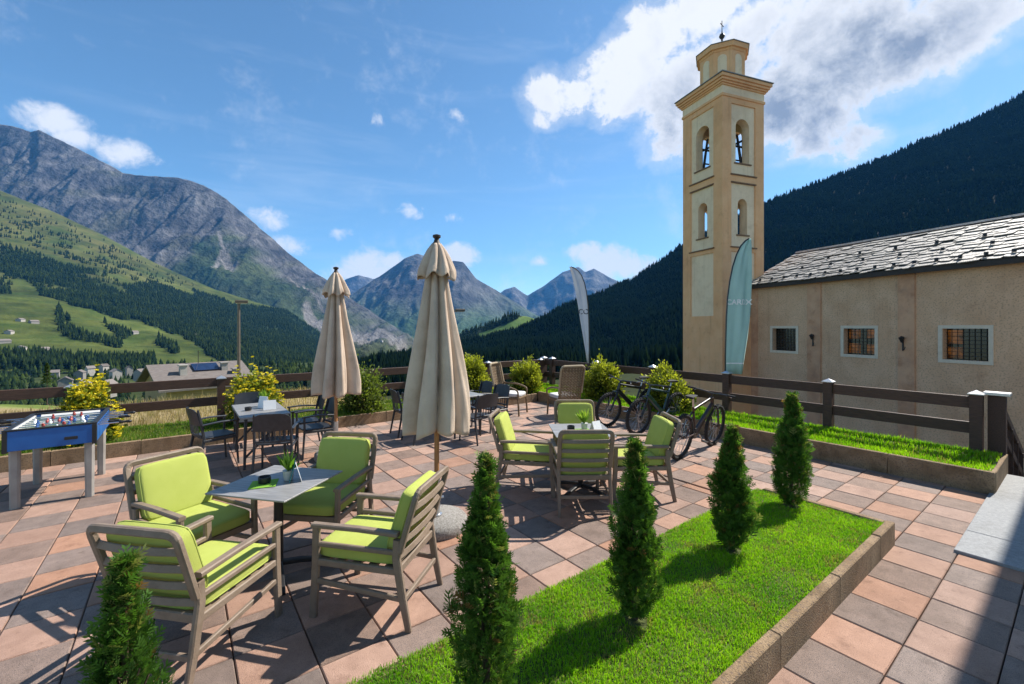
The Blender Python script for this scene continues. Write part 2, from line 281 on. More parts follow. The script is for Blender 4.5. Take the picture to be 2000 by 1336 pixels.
MT['print_teal'] = mat('printed_teal', (0.015, 0.16, 0.18), (0.02, 0.24, 0.25), 9, 0.5)
MT['napkin'] = mat('green_napkin', (0.14, 0.30, 0.02), (0.18, 0.36, 0.03), 9, 0.9)
MT['bark'] = mat('bark', (0.05, 0.032, 0.02), (0.11, 0.07, 0.045), 14, 0.9, 0.6, 60, stretch=(1, 1, 0.3))
MT['roof_far'] = mat('house_roof', (0.12, 0.10, 0.09), (0.18, 0.155, 0.14), 3, 0.85, 0.5, 3, stretch=(1, 1, 6), rand=0.3)
MT['house_wall'] = mat('house_wall', (0.26, 0.24, 0.215), (0.38, 0.35, 0.31), 1, 0.9, rand=0.3)
MT['house_wood'] = mat('house_timber', (0.30, 0.20, 0.09), (0.42, 0.30, 0.15), 2, 0.85, stretch=(1, 1, 8))
MT['solar'] = mat('solar_panel', (0.01, 0.02, 0.05), (0.015, 0.03, 0.08), 2, 0.15)
MT['lamp_metal'] = mat('lamp_metal', (0.10, 0.085, 0.065), (0.14, 0.12, 0.095), 6, 0.5)
MT['lamp_glass'] = mat('lamp_glass', (0.45, 0.43, 0.38), None, 6, 0.3)
MT['caster'] = mat('caster_plaster', (0.6, 0.55, 0.46), (0.68, 0.63, 0.54), 1, 0.9)
MT['leaf'] = leafmat('leaf', 0.42)
MT['thuja'] = leafmat('thuja_spray', 0.38, 0.6)
MT['grass'] = leafmat('grass_blade', 0.46, 0.5)
MT['petal'] = leafmat('petal', 0.3, 0.6)
MT['conifer'] = leafmat('far_conifer', 0.0, 1.0, 0.0)
MT['land_rock'] = landmat('rock_land', 0.016, 0.004, 1.0, 55.0, 0.55)
MT['land_slope'] = landmat('slope_land', 0.03, 0.006, 0.6, 4.0, 0.40)
MT['land_far'] = landmat('far_land', 0.008, 0.002, 1.0, 70.0, 0.5)
MT['land_near'] = landmat('near_land', 3.0, 0.25, 0.5, 0.06, 0.4)

# ------------------------------------------------------------------ mesh helpers
class MB:
    def __init__(s): s.v = []; s.f = []
    def add(s, vs, fs):
        o = len(s.v); s.v += [tuple(v) for v in vs]; s.f += [tuple(i + o for i in f) for f in fs]
    def box(s, c, d, rz=0.0, ch=0.0):
        hx, hy, hz = d[0] / 2, d[1] / 2, d[2] / 2
        cr, sr = math.cos(rz), math.sin(rz)
        if ch <= 0:
            pts = [(x, y, z) for z in (-hz, hz) for (x, y) in ((-hx, -hy), (hx, -hy), (hx, hy), (-hx, hy))]
            fs = [(3, 2, 1, 0), (4, 5, 6, 7), (0, 1, 5, 4), (1, 2, 6, 5), (2, 3, 7, 6), (3, 0, 4, 7)]
        else:
            def ring(x, y, z): return [(-x, -y, z), (x, -y, z), (x, y, z), (-x, y, z)]
            pts = ring(hx - ch, hy - ch, -hz) + ring(hx, hy, -hz + ch) + ring(hx, hy, hz - ch) + ring(hx - ch, hy - ch, hz)
            fs = [(3, 2, 1, 0), (12, 13, 14, 15)]
            for k in range(3):
                for i in range(4):
                    j = (i + 1) % 4; fs.append((k * 4 + i, k * 4 + j, k * 4 + 4 + j, k * 4 + 4 + i))
        s.add([(c[0] + x * cr - y * sr, c[1] + x * sr + y * cr, c[2] + z) for x, y, z in pts], fs)
    def sweep(s, pts, w, h=None, ch=None, up=(0, 0, 1), closed=False, cap=True, taper=None):
        """chamfered rectangular section along a polyline; w across, h along 'up'"""
        h = h or w; ch = ch if ch is not None else min(w, h) * 0.22
        sec = [(-w/2+ch, -h/2), (w/2-ch, -h/2), (w/2, -h/2+ch), (w/2, h/2-ch), (w/2-ch, h/2), (-w/2+ch, h/2), (-w/2, h/2-ch), (-w/2, -h/2+ch)]
        s._sweep([Vector(p) for p in pts], sec, Vector(up), closed, cap, taper)
    def tube(s, pts, r, n=8, closed=False, cap=True, taper=None):
        sec = [(r * math.cos(2*math.pi*i/n), r * math.sin(2*math.pi*i/n)) for i in range(n)]
        p = [Vector(q) for q in pts]; d = (p[-1] - p[0]) if not closed else Vector((0, 0, 1))
        up = Vector((0, 0, 1)) if abs(d.normalized().z if d.length else 0) < 0.9 else Vector((0, 1, 0))
        s._sweep(p, sec, up, closed, cap, taper)
    def _sweep(s, p, sec, up, closed, cap, taper):
        n = len(p); m = len(sec); o = len(s.v)
        for i in range(n):
            a = p[i-1] if (i > 0 or closed) else None; b = p[(i+1) % n] if (i < n-1 or closed) else None
            d1 = (p[i]-a).normalized() if a is not None else None; d2 = (b-p[i]).normalized() if b is not None else None
            t = (d1 + d2).normalized() if d1 is not None and d2 is not None and (d1+d2).length > 1e-6 else (d1 if d1 is not None else d2)
            side = t.cross(up)
            if side.length < 1e-4: side = t.cross(Vector((1, 0, 0)) if abs(t.x) < 0.9 else Vector((0, 1, 0)))
            side.normalize(); nu = side.cross(t).normalized()
            k = 1.0
            if d1 is not None and d2 is not None:
                c = max(0.35, t.dot(d1)); k = 1.0 / c
            tp = taper[i] if taper else 1.0
            # stretch the mitre in the plane of the bend
            bend = None
            if d1 is not None and d2 is not None:
                bb = (d2 - d1)
                if bb.length > 1e-4: bend = bb.normalized()
            for (x, y) in sec:
                off = side * x * tp + nu * y * tp
                if bend is not None and k > 1.001: off = off + bend * (off.dot(bend) * (k - 1.0))
                s.v.append(tuple(p[i] + off))
        segs = n if closed else n - 1
        for i in range(segs):
            for j in range(m):
                a = o + i*m + j; b = o + i*m + (j+1) % m; c = o + ((i+1) % n)*m + (j+1) % m; d = o + ((i+1) % n)*m + j
                s.f.append((a, b, c, d))
        if cap and not closed:
            s.f.append(tuple(o + j for j in range(m))[::-1]); s.f.append(tuple(o + (n-1)*m + j for j in range(m)))
    def lathe(s, prof, n=24, c=(0, 0, 0), cap=True):
        o = len(s.v); m = len(prof)
        for (r, z) in prof:
            for i in range(n):
                a = 2*math.pi*i/n; s.v.append((c[0] + r*math.cos(a), c[1] + r*math.sin(a), c[2] + z))
        for k in range(m-1):
            for i in range(n):
                j = (i+1) % n; s.f.append((o+k*n+i, o+k*n+j, o+(k+1)*n+j, o+(k+1)*n+i))
        if cap:
            s.f.append(tuple(o+i for i in range(n))[::-1]); s.f.append(tuple(o+(m-1)*n+i for i in range(n)))
    def prism(s, poly, p0, p1, ax):
        """2-D polygon (in plane given by ax: two vectors) extruded from p0 to p1"""
        p0, p1, u, v = Vector(p0), Vector(p1), Vector(ax[0]), Vector(ax[1]); n = len(poly)
        vs = [p0 + u*a + v*b for a, b in poly] + [p1 + u*a + v*b for a, b in poly]
        s.add(vs, [tuple(range(n))[::-1], tuple(range(n, 2*n))] + [(i, (i+1) % n, n+(i+1) % n, n+i) for i in range(n)])
    def cushion(s, c, d, n=7, e=5.0, puff=0.12, mtx=None):
        seen = {}; vs = []; fs = []
        def key(p): return tuple(round(x, 5) for x in p)
        def vert(p):
            k = key(p)
            if k not in seen:
                x, y, z = p; q = (abs(x)**e + abs(y)**e + abs(z)**e) ** (1/e); x, y, z = x/q, y/q, z/q
                z2 = z * (1 + puff * (1-x*x) * (1-y*y)) ; v = Vector((x*d[0]/2, y*d[1]/2, z2*d[2]/2))
                if mtx is not None: v = mtx @ v
                seen[k] = len(vs); vs.append((v.x+c[0], v.y+c[1], v.z+c[2]))
            return seen[k]
        g = [math.sin((-1 + 2*i/n) * math.pi/2) for i in range(n+1)]
        for ax in range(3):
            for sg in (-1, 1):
                for i in range(n):
                    for j in range(n):
                        q = []
                        for (a, b) in ((i, j), (i+1, j), (i+1, j+1), (i, j+1)):
                            p = [0, 0, 0]; p[ax] = sg; p[(ax+1) % 3] = g[a]; p[(ax+2) % 3] = g[b]; q.append(vert(p))
                        fs.append(tuple(q if sg > 0 else q[::-1]))
        s.add(vs, fs)
    def mesh(s, name, m, smooth=False):
        me = bpy.data.meshes.new(name); me.from_pydata(s.v, [], s.f); me.materials.append(m)
        if smooth: me.polygons.foreach_set('use_smooth', [True]*len(me.polygons))
        me.update(); return me
    def build(s, name, m, parent=None, smooth=False, sharp=None):
        me = s.mesh(name, m, smooth)
        if smooth and sharp: me.set_sharp_from_angle(angle=R(sharp))
        return link(name, me, parent)

def link(name, me, parent=None, loc=None, rz=None):
    o = bpy.data.objects.new(name, me); COL.objects.link(o)
    if parent is not None: o.parent = parent
    if loc is not None: o.location = loc
    if rz is not None: o.rotation_euler = (0, 0, rz)
    return o

def np_mesh(name, V, Fq, m, tint=None, parent=None, smooth=False, kind=None):
    """fast mesh from arrays; Fq (n,3) or (n,4); tint per vertex rgb"""
    V = np.asarray(V, dtype=np.float32); Fq = np.asarray(Fq, dtype=np.int32); k = Fq.shape[1]
    me = bpy.data.meshes.new(name); me.vertices.add(len(V)); me.vertices.foreach_set('co', V.ravel())
    me.loops.add(Fq.size); me.loops.foreach_set('vertex_index', Fq.ravel())
    me.polygons.add(len(Fq)); me.polygons.foreach_set('loop_start', np.arange(0, Fq.size, k, dtype=np.int32))
    if smooth: me.polygons.foreach_set('use_smooth', np.ones(len(Fq), dtype=bool))
    me.update(calc_edges=True)
    if tint is not None:
        at = me.color_attributes.new('tint', 'FLOAT_COLOR', 'POINT'); c = np.ones((len(V), 4), dtype=np.float32); c[:, :3] = tint; at.data.foreach_set('color', c.ravel())
    me.materials.append(m); o = link(name, me, parent)
    if kind: o['kind'] = kind
    return o

def empty(name, loc=(0, 0, 0), rz=0.0, label=None, cat=None, group=None):
    o = bpy.data.objects.new(name, None); COL.objects.link(o); o.location = loc; o.rotation_euler = (0, 0, rz); o.empty_display_size = 0.1
    if label: tag(o, label, cat, group)
    return o
def tag(o, label=None, cat=None, group=None, kind=None):
    if label: o['label'] = label
    if cat: o['category'] = cat
    if group: o['group'] = group
    if kind: o['kind'] = kind
    return o
def copy_tree(o, loc, rz, label=None, group=None, scale=None):
    def cp(src, par):
        c = src.copy(); COL.objects.link(c)
        if par is not None: c.parent = par
        for ch in list(src.children): cp(ch, c)
        return c
    c = cp(o, None); c.location = loc; c.rotation_euler = (0, 0, rz)
    if label: c['label'] = label
    if group: c['group'] = group
    if scale: c.scale = scale
    return c

def plate(outer, holes, th, name, m, parent=None, mtx=None):
    """flat plate in local XZ with real openings, thickness along +Y"""
    bm = bmesh.new(); es = []
    for loop in [outer] + holes:
        vs = [bm.verts.new((x, 0, z)) for x, z in loop]
        for i in range(len(vs)): es.append(bm.edges.new((vs[i], vs[(i+1) % len(vs)])))
    bmesh.ops.triangle_fill(bm, use_beauty=True, use_dissolve=False, edges=es)
    r = bmesh.ops.extrude_face_region(bm, geom=bm.faces[:])
    bmesh.ops.translate(bm, vec=(0, th, 0), verts=[g for g in r['geom'] if isinstance(g, bmesh.types.BMVert)])
    bmesh.ops.recalc_face_normals(bm, faces=bm.faces[:])
    if mtx is not None: bm.transform(mtx)
    me = bpy.data.meshes.new(name); bm.to_mesh(me); bm.free(); me.materials.append(m)
    return link(name, me, parent)
def rect(x0, x1, z0, z1): return [(x0, z0), (x1, z0), (x1, z1), (x0, z1)]
def arch(xc, w, z0, z1, n=12):
    r = w/2; zc = z1 - r
    return [(xc-r, z0), (xc+r, z0)] + [(xc + r*math.cos(math.pi*i/n), zc + r*math.sin(math.pi*i/n)) for i in range(n+1)]

# numpy noise
def _hash(ix, iy, seed):
    h = (ix.astype(np.int64) * 374761393 + iy.astype(np.int64) * 668265263 + seed * 1442695041) & 0xffffffff
    h = ((h ^ (h >> 13)) * 1274126177) & 0xffffffff
    h = h ^ (h >> 16)
    return (h & 0xffff) / 65535.0 * 2 * np.pi
def perlin(x, y, seed=0):
    x = np.asarray(x, float); y = np.asarray(y, float)
    ix = np.floor(x); iy = np.floor(y); fx = x-ix; fy = y-iy; ix = ix.astype(np.int64); iy = iy.astype(np.int64)
    u = fx*fx*fx*(fx*(fx*6-15)+10); v = fy*fy*fy*(fy*(fy*6-15)+10)
    def g(i, j, dx, dy): a = _hash(i, j, seed); return np.cos(a)*dx + np.sin(a)*dy
    n00 = g(ix, iy, fx, fy); n10 = g(ix+1, iy, fx-1, fy); n01 = g(ix, iy+1, fx, fy-1); n11 = g(ix+1, iy+1, fx-1, fy-1)
    return (n00*(1-u)+n10*u)*(1-v) + (n01*(1-u)+n11*u)*v
def fbm(x, y, o=5, seed=0, gain=0.5):
    a, f, t = 1.0, 1.0, 0.0
    for i in range(o): t = t + a*perlin(np.asarray(x)*f, np.asarray(y)*f, seed+i*17); a *= gain; f *= 2.03
    return t
def ridged(x, y, o=5, seed=0, gain=0.5):
    a, f, t = 1.0, 1.0, 0.0
    for i in range(o): t = t + a*(1-np.abs(perlin(np.asarray(x)*f, np.asarray(y)*f, seed+i*17))*2.2); a *= gain; f *= 2.03
    return t / 1.9

# ================================================================== THE SETTING: mountains, valley, fields
def inpoly(px, py, poly):
    px = np.asarray(px, float); py = np.asarray(py, float); ins = np.zeros(px.shape, bool); n = len(poly)
    for i in range(n):
        x0, y0 = poly[i]; x1, y1 = poly[(i+1) % n]
        c = ((y0 > py) != (y1 > py)) & (px < (x1-x0)*(py-y0)/((y1-y0) if y1 != y0 else 1e-9) + x0); ins ^= c
    return ins
def sstep(a, b, x): t = np.clip((x-a)/(b-a), 0, 1); return t*t*(3-2*t)

class Slope:
    """a mountainside: its crest line and foot line seen from the terrace, each at its own distance"""
    def __init__(s, crest, foot, d0, d1, p=1.1, q=0.92, amp=40, freq=(250, 0.35), seed=1, rough=0.5, crest_amp=0.25):
        s.crest = np.array(crest, float); s.foot = np.array(foot, float); s.d0 = np.array(d0, float); s.d1 = np.array(d1, float)
        s.p, s.q, s.amp, s.freq, s.seed, s.rough, s.ca = p, q, amp, freq, seed, rough, crest_amp
    def ys(s, px): return np.interp(px, s.crest[:, 0], s.crest[:, 1])
    def yb(s, px): return np.interp(px, s.foot[:, 0], s.foot[:, 1])
    def y(s, px, v): return s.yb(px) + (s.ys(px)-s.yb(px))*v**s.q
    def pos(s, px, v):
        px = np.asarray(px, float); v = np.asarray(v, float)
        a = np.interp(px, s.d0[:, 0], s.d0[:, 1]); b = np.interp(px, s.d1[:, 0], s.d1[:, 1])
        vv = np.clip(v, 0, 1); Y = a + (b-a)*vv**s.p + np.maximum(v-1, 0)*(b-a)*1.5
        y = s.y(px, vv); Z = EYE + (HYP-y)*Y/FPX
        over = np.maximum(v-1, 0); Z = Z*(1-over*0.8) - over*Y*0.3
        X = (px-CXP)/FPX*Y
        env = np.clip(vv*5, 0, 1)*(s.ca + (1-s.ca)*sstep(0, 0.12, np.abs(1-v)))
        u = X/s.freq[0]; w = Y/s.freq[0]*s.freq[1] + Z/s.freq[0]*0.3
        n = ridged(u, w, 6, s.seed, s.rough) - 0.75 + 0.5*fbm(u*0.35, w*0.7, 3, s.seed+5)
        Z = Z + s.amp*env*n
        return X, Y, Z
    def grid(s, name, x0, x1, nx, nv, m, colour, back=True):
        pxs = np.linspace(x0, x1, nx); vs = np.linspace(0, 1, nv)
        if back: vs = np.concatenate([vs, [1.02, 1.06, 1.12, 1.2]])
        PX, V = np.meshgrid(pxs, vs); X, Y, Z = s.pos(PX, V); PY = s.y(PX, np.clip(V, 0, 1))
        n2 = len(vs); idx = np.arange(n2*nx).reshape(n2, nx)
        F_ = np.stack([idx[:-1, :-1], idx[:-1, 1:], idx[1:, 1:], idx[1:, :-1]], -1).reshape(-1, 4)
        tint = colour(PX, PY, V, X, Y, Z).reshape(-1, 3)
        o = np_mesh(name, np.stack([X, Y, Z], -1).reshape(-1, 3), F_, m, tint, smooth=True); o['kind'] = 'structure'
        return o
    def solve(s, px, py):
        vs = np.linspace(0, 1, 600); X, Y, Z = s.pos(np.full(600, float(px)), vs)
        yy = HYP + FPX*(EYE-Z)/Y; i = int(np.argmin(np.abs(yy-py))); return Vector((X[i], Y[i], Z[i])), vs[i]

def lerp3(a, b, t): a = np.array(a); b = np.array(b); return a + (b-a)*t[..., None]
def conifers(name, X, Y, Z, H, W, tint, sides=6, parent=None):
    """a far wood: one spire of two ragged tiers for every tree"""
    n = len(X); rng = np.random.default_rng(5)
    ang = rng.random(n)*6.28; k = sides
    V = np.zeros((n, 2*k+2, 3)); C = np.zeros((n, 2*k+2, 3))
    for t, (zb, zt, rr) in enumerate(((0.04, 0.68, 1.0), (0.42, 1.0, 0.62))):
        for i in range(k):
            a = ang + 6.283*i/k + t*0.5; r = W*rr*(0.8+0.45*rng.random(n))
            V[:, t*(k+1)+i] = np.stack([X+r*np.cos(a), Y+r*np.sin(a), Z+H*(zb+0.08*rng.random(n))], -1)
        V[:, t*(k+1)+k] = np.stack([X, Y, Z+H*zt], -1)
    C[:] = tint[:, None, :]
    base = (np.arange(n)*(2*k+2))[:, None]; fs = []
    for t in range(2):
        for i in range(k): fs.append([t*(k+1)+i, t*(k+1)+(i+1) % k, t*(k+1)+k])
    F_ = (base[:, None, :] + np.array(fs)[None]).reshape(-1, 3)
    o = np_mesh(name, V.reshape(-1, 3), F_, MT['conifer'], C.reshape(-1, 3), parent); o['kind'] = 'stuff'
    return o
def tree_tint(n, seed, larch=0.2, k=1.0):
    r = np.random.default_rng(seed); a = np.array((0.014, 0.030, 0.016)); b = np.array((0.030, 0.052, 0.020)); c = np.array((0.055, 0.085, 0.024))
    t = r.random(n)[:, None]; col = a + (b-a)*t; m = (r.random(n) < larch)[:, None]; return np.where(m, c*(0.7+0.5*t), col)*k

# --- rocky massif
M1 = Slope([(-500, 200), (-200, 225), (0, 243), (38, 249), (60, 258), (76, 254), (150, 290), (205, 318), (240, 338), (290, 343), (345, 346), (400, 363), (440, 388), (500, 437), (560, 492), (600, 522), (645, 552), (700, 592), (760, 632), (820, 668), (900, 690)],
           [(-500, 700), (500, 705), (900, 722)], [(-500, 2400), (900, 3000)], [(-500, 3900), (900, 4600)], 1.0, 0.95, 150, (300, 0.22), 11, 0.58, 0.12)
def col1(PX, PY, V, X, Y, Z):
    n = fbm(X/260, Z/160, 5, 3); n2 = ridged(X/120, Z/300, 4, 8)
    rock = lerp3((0.056, 0.055, 0.060), (0.168, 0.160, 0.155), np.clip(0.45+0.7*n+0.7*(n2-0.7), 0, 1))
    gl = np.interp(PX, [-300, 0, 250, 330, 385, 430, 480, 560, 640, 760, 900], [420, 520, 560, 545, 480, 455, 490, 545, 590, 640, 660])
    g = sstep(-25, 35, PY - gl + 38*fbm(X/180, Z/130, 4, 21)); grass = lerp3((0.026, 0.045, 0.018), (0.060, 0.074, 0.028), np.clip(0.5+n, 0, 1))
    col = rock*(1-g[..., None]) + grass*g[..., None]
    g2 = sstep(0.12, 0.5, fbm(X/330+3, Z/240, 4, 31))*0.5*sstep(270, 340, PY); col = col*(1-g2[..., None]) + np.array((0.085, 0.085, 0.045))*g2[..., None]
    for (xa, ya, xb, yb, w) in ((425, 455, 438, 490, 5), (438, 490, 415, 535, 6), (440, 505, 455, 530, 16), (560, 545, 640, 605, 3), (600, 605, 640, 640, 13), (690, 640, 740, 655, 12), (735, 652, 790, 672, 10)):
        t = np.clip(((PX-xa)*(xb-xa)+(PY-ya)*(yb-ya))/((xb-xa)**2+(yb-ya)**2), 0, 1); dd = np.hypot(PX-xa-t*(xb-xa), PY-ya-t*(yb-ya))
        k = (1-sstep(w*0.4, w, dd+w*0.5*fbm(PX/9, PY/9, 3, 4)))[..., None]; col = col*(1-k) + np.array((0.17, 0.158, 0.145))*k
    return col
M1.grid('mountain_rocky', -420, 860, 430, 230, MT['land_rock'], col1)

# --- green hillside before it
M2 = Slope([(-500, 300), (-200, 330), (0, 372), (100, 412), (200, 458), (300, 512), (350, 535), (420, 565), (500, 590), (560, 606), (620, 648), (700, 700), (760, 730)],
           [(-500, 716), (760, 738)], [(-500, 480), (300, 560), (760, 900)], [(-500, 1900), (300, 2300), (760, 2500)], 1.12, 0.9, 26, (240, 0.5), 23, 0.5, 0.12)
FOREST2 = [(-500, 420), (0, 478), (60, 494), (150, 516), (230, 548), (330, 566), (400, 574), (480, 594), (560, 606), (640, 655), (770, 735), (520, 735), (470, 722), (400, 690), (330, 652), (260, 632), (200, 617), (140, 602), (90, 582), (50, 542), (0, 527), (-500, 470)]
HEDGES = [[(112, 606), (135, 640), (180, 655), (240, 668), (236, 684), (180, 672), (140, 664), (108, 640)], [(-200, 684), (60, 690), (165, 697), (230, 702), (300, 700), (305, 722), (-200, 722)], [(310, 662), (345, 680), (358, 688), (340, 690), (305, 674)], [(0, 545), (22, 560), (18, 572), (0, 570)], [(205, 640), (225, 645), (260, 655), (240, 660)]]
def col2(PX, PY, V, X, Y, Z):
    n = fbm(X/150, Y/220, 4, 41); n2 = fbm(X/45, Y/70, 4, 43)
    mead = lerp3((0.038, 0.056, 0.014), (0.098, 0.094, 0.030), np.clip(0.45+0.8*n+0.5*n2, 0, 1))
    low = lerp3((0.038, 0.060, 0.011), (0.082, 0.096, 0.021), np.clip(0.5+0.9*n2+0.4*n, 0, 1))
    t = sstep(520, 600, PY)[..., None]; mead = mead*(1-t) + low*t
    f = inpoly(PX+14*n2, PY+10*n, FOREST2)[..., None]
    patch = (sstep(0.22, 0.34, fbm(X/120+9, Y/240, 4, 47))*sstep(600, 560, PY))[..., None]
    fl = np.array((0.022, 0.038, 0.014)); col = np.where(f, fl*(1-patch) + mead*0.75*patch, mead)
    k = (1-sstep(2, 6, np.abs(PY-np.interp(PX, [430, 470, 520, 560, 600], [556, 572, 588, 596, 600]))+4*n2))*(PX > 425)*(PX < 590); col = col*(1-k[..., None]) + np.array((0.20, 0.21, 0.07))*k[..., None]
    return col
M2.grid('hillside_green', -420, 752, 420, 200, MT['land_slope'], col2)
rng = np.random.default_rng(12)
n = 90000; px = rng.uniform(-160, 750, n); v = rng.random(n)**0.85; X, Y, Z = M2.pos(px, v); py = M2.y(px, v)
n2 = fbm(X/45, Y/70, 4, 43); nn = fbm(X/150, Y/220, 4, 41); patch = fbm(X/120+9, Y/240, 4, 47) > 0.24
keep = inpoly(px+14*n2, py+10*nn, FOREST2) & ~(patch & (py < 570)) & (rng.random(n) < 0.85)
up = (py < 560) & (px > -60) & ~keep & (v < 0.97) & (n2 > 0.12) & (rng.random(n) < 0.30*np.clip((py-M2.ys(px))/40, 0, 1)); keep |= up
for h in HEDGES: keep |= inpoly(px+8*n2, py+6*nn, h) & (rng.random(n) < 0.55)
X, Y, Z = X[keep], Y[keep], Z[keep]; k = len(X); H = rng.uniform(9, 17, k)
conifers('hillside_forest', X, Y, Z, H, H*rng.uniform(0.17, 0.24, k), tree_tint(k, 3, 0.2, 0.5), 4)

# --- wooded mountain on the shaded side of the valley
M5 = Slope([(600, 745), (690, 728), (740, 712), (800, 694), (880, 678), (950, 664), (1010, 650), (1050, 630), (1100, 603), (1180, 572), (1240, 546), (1330, 486), (1500, 396), (1600, 356), (1700, 321), (1800, 276), (1900, 236), (2000, 182), (2100, 130), (2400, 20)],
           [(600, 770), (1200, 790), (2400, 800)], [(600, 210), (1000, 170), (1400, 160), (2400, 160)], [(600, 640), (900, 820), (1050, 950), (1200, 1150), (1600, 1350), (2400, 1300)], 1.25, 0.88, 30, (210, 0.6), 61, 0.5, 0.15)
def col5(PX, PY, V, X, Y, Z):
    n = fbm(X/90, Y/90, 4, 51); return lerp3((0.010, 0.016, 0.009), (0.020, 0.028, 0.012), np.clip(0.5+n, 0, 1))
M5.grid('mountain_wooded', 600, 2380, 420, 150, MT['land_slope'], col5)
n = 150000; px = rng.uniform(640, 2150, n); v = rng.random(n)**0.62; X, Y, Z = M5.pos(px, v)
keep = rng.random(n) < np.clip((Y/1150.0), 0.08, 1)*0.62
X, Y, Z = X[keep], Y[keep], Z[keep]; k = len(X); H = rng.uniform(10, 21, k)*(0.85+0.3*fbm(X/70, Y/70, 2, 9))
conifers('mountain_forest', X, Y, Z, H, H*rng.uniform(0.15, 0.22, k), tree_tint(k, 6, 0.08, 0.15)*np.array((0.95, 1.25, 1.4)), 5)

# --- knoll with a meadow in the mouth of the valley
M6 = Slope([(820, 700), (860, 672), (900, 652), (950, 634), (1000, 616), (1012, 616), (1030, 618), (1060, 628), (1100, 655), (1150, 690)],
           [(820, 720), (1150, 720)], [(820, 1000), (1150, 1000)], [(820, 1300), (1150, 1300)], 1.0, 1.0, 6, (160, 0.5), 71)
MEADOW6 = [(920, 655), (940, 648), (975, 638), (1000, 628), (1022, 616), (1048, 622), (1040, 640), (1018, 655), (985, 650), (960, 660)]
def col6(PX, PY, V, X, Y, Z):
    f = inpoly(PX, PY, MEADOW6)[..., None]; return np.where(f, lerp3((0.065, 0.12, 0.03), (0.10, 0.15, 0.04), np.clip(0.5+fbm(X/40, Y/40, 3, 2), 0, 1)), np.array((0.022, 0.036, 0.016)))
M6.grid('meadow_knoll', 820, 1150, 130, 50, MT['land_slope'], col6)
n = 3600; px = rng.uniform(830, 1140, n); v = rng.random(n); py = M6.y(px, v); keep = ~inpoly(px, py, MEADOW6) & ((px < 1014) | (py > 640)); px, v = px[keep], v[keep]
X, Y, Z = M6.pos(px, v); k = len(X); H = rng.uniform(9, 17, k)*np.where((px > 985) & (px < 1012), 1.35, 1.0)
conifers('knoll_forest', X, Y, Z, H, H*0.2, tree_tint(k, 8, 0.1, 0.5), 6)

# --- far peaks
def colfar(g0, g1):
    def f(PX, PY, V, X, Y, Z):
        n = fbm(X/500, Z/300, 5, 81); r = ridged(X/300, Z/700, 4, 83); rock = lerp3((0.05, 0.05, 0.053), (0.20, 0.19, 0.18), np.clip(0.4+0.6*n+0.6*(r-0.7), 0, 1))
        g = sstep(g0, g1, PY+25*n)[..., None]; return rock*(1-g) + np.array((0.05, 0.085, 0.035))*g
    return f
M3 = Slope([(540, 660), (620, 612), (660, 588), (690, 572), (740, 540), (790, 505), (815, 495), (835, 501), (853, 527), (868, 527), (885, 510), (905, 513), (930, 545), (970, 567), (1010, 592), (1045, 614), (1100, 640), (1200, 670)],
           [(540, 700), (1200, 700)], [(540, 4200), (1200, 4200)], [(540, 6800), (1200, 6800)], 1.0, 0.95, 150, (480, 0.35), 91, 0.55, 0.12)
M3.grid('mountain_central', 540, 1190, 260, 170, MT['land_far'], colfar(560, 640))
M3b = Slope([(560, 640), (610, 600), (655, 566), (675, 545), (700, 537), (730, 545), (760, 530), (800, 540), (900, 600)], [(560, 680), (900, 680)], [(560, 8500), (900, 8500)], [(560, 10500), (900, 10500)], 1.0, 0.95, 160, (600, 0.4), 93, 0.5, 0.1)
M3b.grid('mountain_behind', 560, 900, 110, 60, MT['land_far'], colfar(600, 660))
M4 = Slope([(880, 640), (950, 590), (985, 566), (1005, 560), (1030, 577), (1060, 560), (1100, 531), (1130, 521), (1143, 531), (1160, 524), (1190, 541), (1230, 560), (1320, 610), (1400, 640)], [(880, 690), (1400, 690)], [(880, 7500), (1400, 7500)], [(880, 10000), (1400, 10000)], 1.0, 0.95, 170, (600, 0.4), 95, 0.55, 0.1)
M4.grid('mountain_far', 880, 1400, 170, 80, MT['land_far'], colfar(590, 660))

# --- valley floor to the horizon
nv = 40; rr = np.geomspace(180, 16000, nv); aa = np.linspace(R(-75), R(75), 90); A, RR = np.meshgrid(aa, rr)
X = RR*np.sin(A); Y = RR*np.cos(A); Z = -52 + 1.5*fbm(X/300, Y/300, 3, 7) - 270*sstep(650, 2600, RR); idx = np.arange(nv*90).reshape(nv, 90)
o = np_mesh('ground', np.stack([X, Y, Z], -1).reshape(-1, 3), np.stack([idx[:-1, :-1], idx[:-1, 1:], idx[1:, 1:], idx[1:, :-1]], -1).reshape(-1, 4), MT['land_slope'], lerp3((0.028, 0.045, 0.014), (0.055, 0.07, 0.022), np.clip(0.5+fbm(X/60, Y/60, 3, 5), 0, 1)).reshape(-1, 3), smooth=True); o['kind'] = 'structure'

n = 5200; px = rng.uniform(-150, 680, n); Y = rng.uniform(230, 640, n); X = (px-CXP)/FPX*Y; nn = fbm(X/45, Y/45, 3, 19); keep = (nn > 0.02); X, Y = X[keep], Y[keep]; k = len(X); H = rng.uniform(4, 11, k)
conifers('valley_trees', X, Y, np.full(k, -52.5), H, H*rng.uniform(0.2, 0.34, k), tree_tint(k, 17, 0.35, 0.6), 6)
